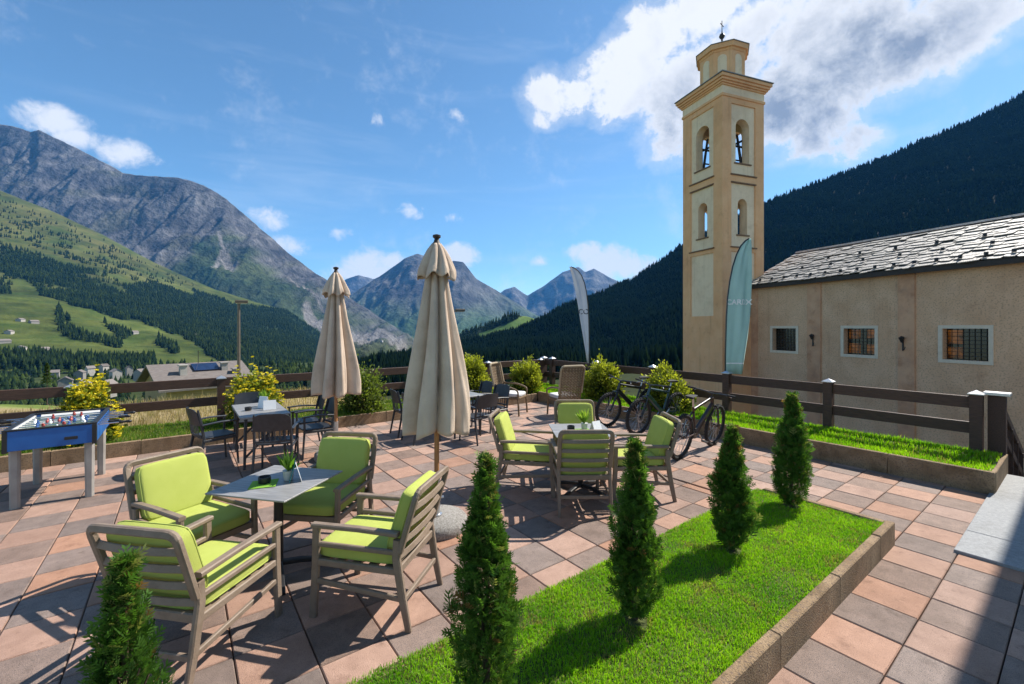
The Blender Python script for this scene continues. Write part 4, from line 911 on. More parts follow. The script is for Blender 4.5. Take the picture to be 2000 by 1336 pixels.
def green_chair():
    """lounge armchair: resin frame, slatted back, two loose cushions"""
    root = empty('garden_armchair', (0, 0, 0))
    w = 0.275                                              # half width between the side frames
    def back(z, off=0.0):                                  # backrest line
        f = (z-0.40)/(0.87-0.40); return -0.262 - 0.135*max(0, f)**1.1 + off
    for s in (-1, 1):
        b = MB(); b.sweep([(s*w, -0.345, 0), (s*w, -0.30, 0.22), (s*w, -0.262, 0.46), (s*w, -0.268, 0.58)], 0.034, 0.05, up=(0, 1, 0), taper=[0.8, 1, 1.05, 1]); b.build('leg', MT['taupe'], root)
        b = MB(); b.sweep(rounded([(s*w, 0.335, 0), (s*w, 0.315, 0.35), (s*w, 0.31, 0.605)], 0.06), 0.034, 0.05, up=(0, 1, 0)); b.build('leg', MT['taupe'], root)
        b = MB(); b.sweep([(s*w, -0.275, 0.615), (s*w, 0.0, 0.622), (s*w, 0.338, 0.618)], 0.05, 0.03, up=(0, 0, 1)); b.build('armrest', MT['taupe'], root)
        for (z, h) in ((0.495, 0.032), (0.375, 0.045)):
            b = MB(); b.sweep([(s*w, -0.272, z), (s*w, 0.306, z)], 0.028, h, up=(0, 0, 1)); b.build('side_rail', MT['taupe'], root)
        b = MB(); b.sweep([(s*w, -0.305, 0.20), (s*w, 0.314, 0.25)], 0.024, 0.036, up=(0, 0, 1)); b.build('stretcher', MT['taupe'], root)
    pts = rounded([(-w, back(0.50), 0.50), (-w, back(0.68), 0.68), (-w, back(0.89), 0.89), (w, back(0.89), 0.89), (w, back(0.68), 0.68), (w, back(0.50), 0.50)], 0.055)
    b = MB(); b.sweep(pts, 0.044, 0.034, up=(0, -0.3, 0.05)); b.build('back_frame', MT['taupe'], root)
    for i in range(4):
        z = 0.785-0.105*i; b = MB(); bow = 0.022
        b.sweep([(-w+0.01, back(z), z), (-w*0.5, back(z)-bow*0.75, z), (0, back(z)-bow, z), (w*0.5, back(z)-bow*0.75, z), (w-0.01, back(z), z)], 0.016, 0.040, up=(0, 0.28, 1)); b.build('back_slat', MT['taupe'], root)
    b = MB(); b.sweep([(-w, -0.275, 0.385), (w, -0.275, 0.385)], 0.03, 0.055, up=(0, 0, 1)); b.build('rear_rail', MT['taupe'], root)
    b = MB(); b.sweep([(-w, 0.30, 0.365), (w, 0.30, 0.365)], 0.03, 0.05, up=(0, 0, 1)); b.build('front_rail', MT['taupe'], root)
    b = MB(); b.sweep([(-w, -0.305, 0.19), (w, -0.305, 0.19)], 0.024, 0.036, up=(0, 0, 1)); b.build('rear_stretcher', MT['taupe'], root)
    for i in range(5):
        y = -0.2+0.115*i; b = MB(); b.box((0, y, 0.383), (2*w-0.03, 0.06, 0.016)); b.build('seat_slat', MT['taupe'], root)
    b = MB(); b.cushion((0, 0.035, 0.440), (0.520, 0.59, 0.092), 8, 9, 0.10); sc_ = b.build('seat_cushion', MT['lime'], root, True)
    ang = math.atan2(0.145, 0.47)
    def piping(cu, c, d, mtx):
        for zz in (-1, 1):
            pts = []
            for i in range(40):
                a = 2*math.pi*i/40; q = (abs(math.cos(a))**9+abs(math.sin(a))**9)**(1/9); v = Vector((math.cos(a)/q*d[0]/2*.992, math.sin(a)/q*d[1]/2*.992, zz*d[2]/2*.62)); v = mtx @ v if mtx is not None else v; pts.append((v.x+c[0], v.y+c[1], v.z+c[2]))
            b = MB(); b.tube(pts, 0.0045, 5, closed=True); b.build('piping', MT['lime_seam'], cu)
    b = MB(); b.cushion((0, back(0.67)+0.072, 0.672), (0.50, 0.425, 0.098), 8, 8, 0.12, Matrix.Rotation(R(90)+ang, 3, 'X')); bc_ = b.build('back_cushion', MT['lime'], root, True)
    piping(sc_, (0, 0.035, 0.440), (0.520, 0.59, 0.092), None); piping(bc_, (0, back(0.67)+0.072, 0.672), (0.50, 0.425, 0.098), Matrix.Rotation(R(90)+ang, 3, 'X'))
    return root
GC = green_chair()
GREEN = [((-1.955, 2.755), -10, 'lime cushioned armchair turned away in front of the square table, thuja before it'),
         ((-2.55, 3.53), -115.8, 'lime cushioned armchair facing right at the square table, its back in full sun'),
         ((-1.70, 4.05), 173, 'lime cushioned armchair behind the square table, back cushion in shade'),
         ((-0.973, 3.231), 77.5, 'lime cushioned armchair beside the parasol base, slatted back to the camera'),
         ((0.77, 4.99), 1, 'lime cushioned armchair seen from behind at the sunlit second square table'),
         ((0.19, 5.49), -100, 'lime cushioned armchair facing right at the second table, behind the second thuja'),
         ((1.5, 5.3), 92, 'lime cushioned armchair facing left at the second table, beside the bicycle wheel'),
         ((0.92, 6.05), 181, 'lime cushioned armchair facing the camera beyond the second table')]
for i, ((x, y), a, lab) in enumerate(GREEN):
    if i == 0: GC.location = (x, y, 0); GC.rotation_euler = (0, 0, R(a)); GC.scale = (1.0, 1.05, 1.03); tag(GC, lab, 'armchair', 'lime cushioned armchairs')
    else: o = copy_tree(GC, (x, y, 0), R(a), lab, 'lime cushioned armchairs')

def square_table(loc, rz, label):
    root = empty('bistro_table', loc, rz, label, 'table', 'square bistro tables')
    b = MB(); b.box((0, 0, 0.744), (0.70, 0.70, 0.012), ch=0.002); b.build('table_top', MT['hpl'], root)
    b = MB(); b.box((0, 0, 0.728), (0.34, 0.34, 0.018)); b.build('top_plate', MT['steel_black'], root)
    b = MB(); b.lathe([(0.034, 0.05), (0.034, 0.72)], 16); b.build('column', MT['steel_black'], root, True, 40)
    for k in range(4):
        b = MB(); a = R(45+90*k); c, s = math.cos(a), math.sin(a)
        b.sweep([(0.02*c, 0.02*s, 0.085), (0.16*c, 0.16*s, 0.07), (0.31*c, 0.31*s, 0.035), (0.36*c, 0.36*s, 0.012)], 0.05, 0.04, up=(0, 0, 1), taper=[1, 1, .9, .8]); b.build('foot', MT['steel_black'], root)
    return root
square_table((-1.90, 3.575, 0), R(-13), 'square grey bistro table nearest the camera with potted plant')
square_table((0.84, 5.37, 0), R(3), 'square grey bistro table in full sun farther back, between four armchairs')

def dark_chair():
    root = empty('stacking_chair', (0, 0, 0)); w = 0.235
    for s in (-1, 1):
        b = MB(); b.sweep([(s*w, 0.23, 0), (s*(w-0.01), 0.20, 0.42), (s*w, 0.205, 0.64)], 0.03, 0.03, up=(0, 1, 0), taper=[.8, 1, .9]); b.build('leg', MT['anthracite'], root)
        b = MB(); b.sweep([(s*w, -0.28, 0), (s*(w-0.01), -0.20, 0.42), (s*(w-0.012), -0.235, 0.66), (s*(w-0.02), -0.275, 0.85)], 0.03, 0.034, up=(0, 1, 0), taper=[.8, 1.05, .95, .7]); b.build('leg', MT['anthracite'], root)
        b = MB(); b.sweep(rounded([(s*w, -0.23, 0.63), (s*(w+0.015), 0.0, 0.655), (s*(w+0.01), 0.235, 0.64)], 0.1), 0.045, 0.02, up=(0, 0, 1)); b.build('armrest', MT['anthracite'], root)
        b = MB(); b.sweep([(s*w, -0.21, 0.40), (s*w, 0.205, 0.41)], 0.022, 0.035, up=(0, 0, 1)); b.build('side_rail', MT['anthracite'], root)
    b = MB(); b.cushion((0, 0.0, 0.435), (0.45, 0.44, 0.03), 6, 7, -0.3); b.build('seat', MT['anthracite'], root, True)
    # back: a curved sheet above, open spindles below
    nx, nz = 9, 5; vs = []; fs = []
    for k, d in enumerate((0.0, 0.012)):
        for j in range(nz):
            for i in range(nx):
                u = -1+2*i/(nx-1); f = j/(nz-1); z = 0.62+0.24*f - 0.05*(abs(u)**5)*f; y = -0.232-0.05*f-0.035*(1-u*u); vs.append((u*(w-0.012), y-d, z))
    for k in range(2):
        for j in range(nz-1):
            for i in range(nx-1):
                a = k*nx*nz+j*nx+i; q = (a, a+1, a+nx+1, a+nx); fs.append(q if k == 0 else q[::-1])
    rim = [j*nx for j in range(nz)]; rim = [i for i in range(nx)] + [j*nx+nx-1 for j in range(1, nz)] + [(nz-1)*nx+i for i in range(nx-2, -1, -1)] + [j*nx for j in range(nz-2, 0, -1)]
    for a, c in zip(rim, rim[1:]+rim[:1]): fs.append((c, a, a+nx*nz, c+nx*nz))
    b = MB(); b.add(vs, fs); b.build('backrest', MT['anthracite'], root, True, 40)
    b = MB(); b.sweep([(-w+.02, -.225, .475), (0, -.255, .475), (w-.02, -.225, .475)], .02, .03); b.build('lower_back_rail', MT['anthracite'], root)
    for i in range(6):
        x = -0.155+0.062*i; b = MB(); b.sweep([(x, -.245, .48), (x, -.262, .63)], .016, .01, up=(0, 1, 0)); b.build('spindle', MT['anthracite'], root)
    return root
DC = dark_chair()
A_, B_ = Vector((-BY, BX)), Vector((BX, BY))
RZ_A = math.degrees(TH)                                   # facing local +y = along A
DARK = [((-3.27, 6.10), RZ_A-21, 'dark resin chair with its back to the camera at the long grey table'),
        ((-4.37, 6.45), RZ_A-75, 'dark resin armchair at the end near the blue football table, facing the long grey table'),
        ((-3.13, 6.95), RZ_A+92, 'dark resin chair at the long grey table, beneath the farther parasol'),
        ((-3.50, 7.40), RZ_A+86, 'dark resin chair farther along the long grey table, left of the farther parasol pole'),
        ((-4.46, 7.50), RZ_A+178, 'resin chair facing the camera at the long table, before the yellow shrub'),
        ((-0.60, 7.78), RZ_A+6, 'dark resin chair just right of the nearer parasol, seen from behind'),
        ((-0.40, 8.62), RZ_A+95, 'dark resin chair right of the nearer parasol, next to the rattan chair'),
        ((-0.76, 9.18), RZ_A+88, 'dark resin chair right of the nearer parasol, half hidden before the round shrub'),
        ((-1.60, 7.80), RZ_A-88, 'dark resin chair mostly hidden behind the nearer parasol, its legs showing below'),
        ((-1.95, 8.28), RZ_A-95, 'dark resin chair hidden behind the nearer parasol, farther leg pair showing left')]
for i, ((x, y), a, lab) in enumerate(DARK):
    if i == 0: DC.location = (x, y, 0); DC.rotation_euler = (0, 0, R(a)); tag(DC, lab, 'chair', 'dark resin chairs')
    else: copy_tree(DC, (x, y, 0), R(a), lab, 'dark resin chairs')

def long_table(loc, rz, ln, wd, label):
    root = empty('dining_table', loc, rz, label, 'table', 'long grey dining tables')
    b = MB(); b.box((0, 0, 0.735), (wd, ln, 0.03), ch=0.005); b.build('table_top', MT['hpl'], root)
    for sx in (-1, 1):
        for sy in (-1, 1):
            b = MB(); b.sweep([(sx*(wd/2-.06), sy*(ln/2-.08), 0), (sx*(wd/2-.08), sy*(ln/2-.12), 0.72)], 0.04, 0.04, up=(0, 1, 0), taper=[.8, 1.1]); b.build('leg', MT['anthracite'], root)
    for sy in (-1, 1):
        b = MB(); b.sweep([(-wd/2+.07, sy*(ln/2-.1), .16), (wd/2-.08, sy*(ln/2-.11), .66)], .022, .03, up=(0, 0, 1)); b.build('brace', MT['anthracite'], root)
    return root
long_table((-3.89, 6.77, 0), TH, 1.28, 0.64, 'long grey table left of the farther parasol with menu cards')
long_table((-1.15, 8.5, 0), TH, 1.28, 0.66, 'long grey table behind the nearer parasol, mostly hidden')

# ---------------------------------------------------------------- parasols
def parasol(loc, rz, seed, label):
    root = empty('parasol', loc, rz, label, 'parasol', 'closed beige parasols')
    b = MB(); b.lathe([(0.30, 0.0), (0.31, 0.03), (0.305, 0.085), (0.28, 0.115), (0.06, 0.125)], 40); b.build('base', MT['pebble'], root, True, 50)
    b = MB(); b.lathe([(0.055, 0.12), (0.055, 0.14), (0.034, 0.145), (0.034, 0.56)], 18); b.build('sleeve', MT['alu'], root, True, 40)
    b = MB(); b.tube([(0.034, 0, 0.3), (0.07, 0, 0.3)], 0.012, 8); b.build('clamp_screw', MT['alu'], root)
    b = MB(); b.lathe([(0.025, 0.2), (0.025, 2.84)], 16); b.build('pole', MT['pole_wood'], root, True, 40)
    r = np.random.default_rng(seed); nth, nz = 128, 40; NF = 8
    fold = r.uniform(0.75, 1.25, NF); ph = r.uniform(-0.15, 0.15, NF)
    def canopy(z0, z1, prof, amp, zhem, twist, thick, nzz):
        th = np.linspace(0, 2*np.pi, nth, endpoint=False); zz = np.linspace(0, 1, nzz); TT, ZZ = np.meshgrid(th, zz)
        k = ((TT/(2*np.pi)*NF) % NF); i0 = np.floor(k).astype(int); fr = k-i0; A = fold[i0 % NF]*(1-sstep(0, 1, fr)) + fold[(i0+1) % NF]*sstep(0, 1, fr)
        lobe = np.abs(np.sin(np.pi*(k + twist*ZZ + 0.10*np.sin(3*ZZ+seed))))**0.55          # eight gathered lobes
        lobe2 = 0.45*np.sin(TT*13+ZZ*2+seed)*ZZ**.7 + 0.22*np.sin(TT*23-ZZ*4)*ZZ + 0.35*np.sin(TT*5+ZZ*3+seed*2)*ZZ**.5
        rad = np.interp(ZZ, np.linspace(0, 1, len(prof)), prof)*(1-amp*A*(1-lobe)+0.10*lobe2*amp*2)
        rad = rad*(1+0.05*np.sin(TT*1.0+seed)+0.03*np.sin(TT*2+ZZ*4))
        z = z0+(z1-z0)*ZZ + zhem*np.sin(TT*8+seed)*ZZ**6 + 0.02*np.sin(TT*3)*ZZ**4
        return rad*np.cos(TT), rad*np.sin(TT), z
    def mesh_of(name, xyz, nzz):
        x, y, z = xyz; V = np.stack([x, y, z], -1).reshape(-1, 3); idx = np.arange(nzz*nth).reshape(nzz, nth); nx_ = np.roll(idx, -1, 1)
        F_ = np.stack([idx[:-1], idx[1:], nx_[1:], nx_[:-1]], -1).reshape(-1, 4); o = np_mesh(name, V, F_, MT['canvas'], None, root, smooth=True)
        md = o.modifiers.new('cloth', 'SOLIDIFY'); md.thickness = 0.004; return o
    mesh_of('canopy', canopy(2.56, 0.98, [0.105, 0.138, 0.172, 0.21, 0.248, 0.282, 0.315, 0.338, 0.345], 0.60, 0.014, 0.12, 0.004, nz), nz)
    mesh_of('vent_cap', canopy(2.84, 2.50, [0.05, 0.10, 0.135, 0.162, 0.19, 0.202], 0.36, 0.026, 0.05, 0.004, 16), 16)
    b = MB(); b.lathe([(0.02, 2.80), (0.05, 2.83), (0.03, 2.86), (0.022, 2.89), (0.04, 2.905), (0.04, 2.925), (0.012, 2.935)], 14); b.build('finial', MT['dark_wood'], root, True, 40)
    b = MB(); b.lathe([(0.155, 2.30), (0.158, 2.27)], 24, cap=False)
    for k in range(8):
        a = k*math.pi/4+0.2; b2 = MB(); b2.sweep([(0.06*math.cos(a), 0.06*math.sin(a), 2.5), (0.13*math.cos(a), 0.13*math.sin(a), 1.06)], 0.016, 0.02, up=(math.cos(a), math.sin(a), 0)); b2.build('rib', MT['pole_wood'], root)
    return root
parasol((-0.754, 4.395, 0), 0.3, 4, 'nearer closed beige parasol with round pebble concrete base')
parasol((-2.705, 6.74, 0), 1.1, 9, 'farther closed beige parasol, slimmer in view, left of the nearer one')

# ---------------------------------------------------------------- football table
def football_table():
    root = empty('football_table', (-5.55, 5.42, 0), TH, 'blue table football game standing by the planter', 'football table')
    W, L_, z0, z1, th = 0.74, 1.20, 0.64, 0.885, 0.03
    for s in (-1, 1):
        b = MB(); b.box((s*(W/2-th/2), 0, (z0+z1)/2), (th, L_-2*th-0.002, z1-z0-0.03), ch=0.003); b.build('side_panel', MT['foos_blue'], root)
        b = MB(); b.box((0, s*(L_/2-th/2), (z0+z1)/2), (W-0.07, th, z1-z0-0.03), ch=0.003); b.build('end_panel', MT['foos_blue'], root)
        b = MB(); b.box((s*(W/2-th/2), 0, z1-0.006), (th+0.012, L_, 0.018), ch=0.003); b.build('top_rim', MT['foos_black'], root)
        b = MB(); b.box((0, s*(L_/2-th/2), z1-0.005), (W-2*th-0.016, th+0.012, 0.018), ch=0.003); b.build('top_rim', MT['foos_black'], root)
        for t in (-1, 1):
            b = MB(); b.box((s*(W/2-0.016), t*(L_/2-0.016), (z0+z1)/2-0.008), (0.04, 0.04, z1-z0-0.012), ch=0.004); b.build('corner_post', MT['foos_black'], root)
            b = MB(); b.sweep([(s*0.30, t*0.485, 0), (s*0.30, t*0.485, 0.12), (s*0.30, t*0.485, 0.65)], 0.085, 0.085, up=(0, 1, 0), taper=[.92, .9, 1.05]); b.build('leg', MT['leg_grey'], root)
        b = MB(); b.box((s*(W/2-th-0.007), 0, 0.80), (0.012, L_-2*th-0.004, 0.13)); b.build('inner_wall', MT['foos_wall'], root)
        b = MB(); b.add([(-.28*1, s*(L_/2-.04), .87), (.28, s*(L_/2-.04), .87), (.28, s*(L_/2-.16), .775), (-.28, s*(L_/2-.16), .775)], [(0, 1, 2, 3) if s < 0 else (3, 2, 1, 0)]); b.build('end_ramp', MT['foos_wall'], root)
    b = MB(); b.box((0, 0, 0.745), (W-2*th-0.004, L_-2*th-0.004, 0.03)); b.build('field', MT['foos_field'], root)
    b = MB(); b.box((0, 0, 0.7615), (W-.1, .008, .003)); b.build('field_line', MT['white_line'], root)
    b = MB(); b.box((0.16, -L_/2-0.002, 0.735), (0.11, 0.012, 0.035), ch=0.004); b.build('coin_slot', MT['foos_black'], root)
    rods = [-0.49, -0.35, -0.21, -0.07, 0.07, 0.21, 0.35, 0.49]; men = [1, 2, 3, 5, 5, 3, 2, 1]; team = [0, 0, 1, 0, 1, 0, 1, 1]
    for k, (y, m_, tm) in enumerate(zip(rods, men, team)):
        sd = 1 if tm == 0 else -1; sh = [0.06, -0.05, 0.09, 0.02, -0.08, 0.05, -0.02, 0.07][k]
        b = MB(); b.tube([(-0.52+sh*sd, y, 0.845), (0.52+sh*sd, y, 0.845)], 0.008, 8); rod = b.build('rod', MT['chrome'], root)
        b = MB(); b.lathe([(0.012, 0), (0.018, 0.02), (0.014, 0.06), (0.019, 0.10), (0.012, 0.12)], 10); o = b.build('handle', MT['foos_black'], rod); o.location = ((0.50+sh)*sd if sd > 0 else -(0.50-sh*sd), y, 0.845); o.rotation_euler = (0, R(90)*sd, 0)
        tilt = [0.5, -0.4, 0.9, 0.2, -0.7, 1.2, -0.2, 0.6][k]
        for i in range(m_):
            x = (i-(m_-1)/2)*(0.52/max(m_, 2)) + sh*0.5
            b = MB(); b.lathe([(0.004, -0.07), (0.016, -0.065), (0.012, -0.03), (0.022, -0.005), (0.022, 0.02), (0.008, 0.025), (0.014, 0.035), (0.014, 0.05), (0.004, 0.058)], 8); o = b.build('player', MT['red' if tm else 'blue'] if (i+k) % 4 else MT['white_line'], rod); o.location = (x, y, 0.845); o.rotation_euler = (tilt, 0, 0); o.scale = (.8, .8, .85)
    return root
football_table()

# ---------------------------------------------------------------- rattan chairs
def rattan_chair(loc, rz, label):
    root = empty('rattan_chair', loc, rz, label, 'chair', 'high backed rattan chairs'); w = 0.27
    def yb(z): return -0.25-0.22*(z-0.4)
    for s in (-1, 1):
        b = MB(); b.tube([(s*w, -0.30, 0), (s*(w-.01), -0.24, 0.40), (s*w, yb(0.8), 0.8), (s*(w+.01), yb(1.12), 1.12)], 0.022, 8); b.build('leg', MT['wicker'], root)
        b = MB(); b.tube([(s*w, 0.30, 0), (s*(w-.01), 0.27, 0.42)], 0.022, 8); b.build('leg', MT['wicker'], root)
        b = MB(); b.tube(rounded([(s*w, yb(.68), .68), (s*(w+.04), .05, .66), (s*(w+.03), .29, .58), (s*w, .28, .41)], .1), 0.02, 8); b.build('armrest', MT['wicker'], root)
    b = MB(); b.tube(rounded([(-w-.01, yb(.55), .55), (-w-.02, yb(1.16), 1.16), (w+.02, yb(1.16), 1.16), (w+.01, yb(.55), .55)], .09), 0.026, 8); b.build('back_frame', MT['wicker_pale'], root)
    for i in range(24):
        z = 0.43+0.03*i; b = MB(); pts = []
        for k in range(15):
            x = -w+2*w*k/14; pts.append((x, yb(z)-0.03*(1-(x/w)**2)+0.007*(1 if (k+i) % 2 else -1), z))
        b.sweep(pts, 0.008, 0.026, up=(0, 0, 1), cap=False); b.build('weave_strand', MT['wicker'], root)
    for k in range(7):
        x = -w+2*w*(k+.5)/7; b = MB(); b.sweep([(x, yb(z)-0.03*(1-(x/w)**2), z) for z in (.41, .6, .8, 1.0, 1.15)], 0.016, 0.006, up=(0, 1, 0)); b.build('cane', MT['wicker_pale'], root)
    b = MB(); b.cushion((0, 0.02, 0.395), (0.55, 0.56, 0.07), 6, 8, 0); b.build('seat', MT['wicker'], root, True)
    b = MB(); b.cushion((0, 0.03, 0.46), (0.52, 0.54, 0.09), 7, 6, 0.2); b.build('seat_cushion', MT['cushion_white'], root, True)
    return root
rattan_chair((-0.02, 10.25, 0), R(-112), 'high backed rattan armchair facing right between two round shrubs')
rattan_chair((1.18, 9.95, 0), R(22), 'high backed rattan armchair turned away, its woven back flat to the camera')

# ---------------------------------------------------------------- bicycles
def bicycle(loc, rz, lean, paint, label):
    """local +y towards the front wheel, origin on the ground between the wheels"""
    root = empty('mountain_bike', loc, rz, label, 'bicycle', 'parked mountain bikes'); root.rotation_euler = (0, lean, rz)
    rw = 0.355; yr, yf = -0.58, 0.60
    for y in (yr, yf):
        wh = empty('wheel', (0, y, rw)); wh.parent = root; wh.rotation_euler = (0, 0, 0)
        b = MB(); ring = [(0, (rw-.028)*math.cos(2*math.pi*i/40), (rw-.028)*math.sin(2*math.pi*i/40)) for i in range(40)]; b.tube(ring, 0.029, 8, closed=True)
        for i in range(80):
            a = 2*math.pi*i/80; c, s = math.cos(a), math.sin(a); x = 0.014 if i % 2 else -0.014; b.box((x, rw*c*0.995, rw*s*0.995), (0.016, 0.012, 0.012))
        b.build('tyre', MT['rubber'], wh)
        b = MB(); b.tube([(0, (rw-.06)*math.cos(2*math.pi*i/36), (rw-.06)*math.sin(2*math.pi*i/36)) for i in range(36)], 0.014, 6, closed=True); b.build('rim', MT['bike_black'], wh)
        b = MB(); b.lathe([(0.03, -0.04), (0.018, -0.02), (0.018, 0.02), (0.03, 0.04)], 12); hb = b.build('hub', MT['iron'], wh); hb.rotation_euler = (0, R(90), 0)
        b = MB()
        for i in range(24):
            a = 2*math.pi*i/24; b.tube([(0.03*(1 if i % 2 else -1), 0.02*math.cos(a+.7), 0.02*math.sin(a+.7)), (0, (rw-.065)*math.cos(a), (rw-.065)*math.sin(a))], 0.0022, 4, cap=False)
        sp = b.build('spokes', MT['alu'], wh); sp['kind'] = 'stuff'
        b = MB(); b.lathe([(0.09, -0.002), (0.095, 0), (0.09, 0.002), (0.065, 0.002), (0.065, -0.002), (0.09, -0.002)], 24, cap=False); db = b.build('brake_disc', MT['alu'], wh); db.rotation_euler = (0, R(90), 0); db.location = (-0.045, 0, 0)
    bb = (0, -0.14, 0.34); seat = (0, -0.30, 0.78); head_t = (0, 0.34, 0.86); head_b = (0, 0.385, 0.74)
    b = MB(); b.tube([bb, seat], 0.019, 10); b.tube([(0, -.285, .74), head_t], 0.022, 10); b.tube([head_t, head_b], 0.028, 10)
    for s in (-1, 1): b.tube([(s*.02, -.14, .34), (s*.07, yr, rw)], 0.012, 8); b.tube([(s*.015, -.27, .70), (s*.07, yr, rw)], 0.010, 8)
    b.build('frame', paint, root, True, 50)
    b = MB(); b.sweep([bb, head_b], 0.062, 0.085, up=(0, -.6, .8)); b.build('battery_tube', paint, root)
    b = MB()
    for s in (-1, 1): b.tube([(s*.06, yf, rw), (s*.06, .455, .70)], 0.019, 8)
    b.tube([(-.06, .45, .71), (.06, .45, .71)], 0.02, 8); b.tube([(0, .45, .71), head_b], .02, 8); b.build('fork', MT['bike_black'], root, True, 50)
    b = MB(); b.tube([(-.37, .27, .965), (-.12, .315, .95), (0, .33, .93), (.12, .315, .95), (.37, .27, .965)], 0.013, 8); b.tube([head_t, (0, .33, .93)], .018, 8); hbar = b.build('handlebar', MT['bike_black'], root, True, 50)
    for s in (-1, 1): b = MB(); b.tube([(s*.26, .285, .962), (s*.385, .265, .967)], .018, 8); b.build('grip', MT['rubber'], hbar); b = MB(); b.tube([(s*.24, .295, .955), (s*.30, .35, .925)], .006, 6); b.build('brake_lever', MT['alu'], hbar)
    b = MB(); b.tube([seat, (0, -.35, .94)], .015, 8); b.build('seat_post', MT['alu'], root)
    b = MB(); b.add([(-.07, -.48, .965), (.07, -.48, .965), (.062, -.36, .97), (.02, -.24, .965), (-.02, -.24, .965), (-.062, -.36, .97), (-.05, -.48, .93), (.05, -.48, .93), (.015, -.24, .94), (-.015, -.24, .94)], [(0, 1, 2, 5), (5, 2, 3, 4), (6, 7, 1, 0), (7, 8, 3, 2, 1), (8, 9, 4, 3), (9, 6, 0, 5, 4), (6, 9, 8, 7)]); b.build('saddle', MT['rubber'], root, True, 60)
    b = MB(); b.lathe([(0.085, -.02), (0.09, 0), (0.085, .02)], 20); mo = b.build('motor', MT['bike_black'], root); mo.location = bb; mo.rotation_euler = (0, R(90), 0)
    for sg in (1, -1): b = MB(); b.tube([(.07*sg, -.14, .34), (.085*sg, -.14+.12*sg, .34-.12*sg)], .011, 6); b.build('crank', MT['alu'], root)
    for (x, y, z) in ((.12, -.02, .22), (-.12, -.26, .46)): b = MB(); b.box((x, y, z), (.09, .08, .015)); b.build('pedal', MT['bike_black'], root)
    b = MB(); b.tube([(-.06, -.2, .3), (-.11, -.30, .005)], .008, 6); b.build('kickstand', MT['alu'], root)
    return root
def rz_of(dx, dy): return math.atan2(dy, dx)-R(90)
bicycle((2.96, 7.05, 0), rz_of(.74, .67), R(7), MT['bike_red'], 'mountain bike nearest the second table, large wheel toward the camera')
bicycle((2.80, 8.50, 0), rz_of(-.80, -.60), R(-6), MT['bike_teal'], 'middle mountain bike between the two others, teal top tube')
bicycle((2.42, 9.15, 0), rz_of(-.84, -.54), R(-6), MT['bike_black'], 'mountain bike farthest to the left, before the round shrub')

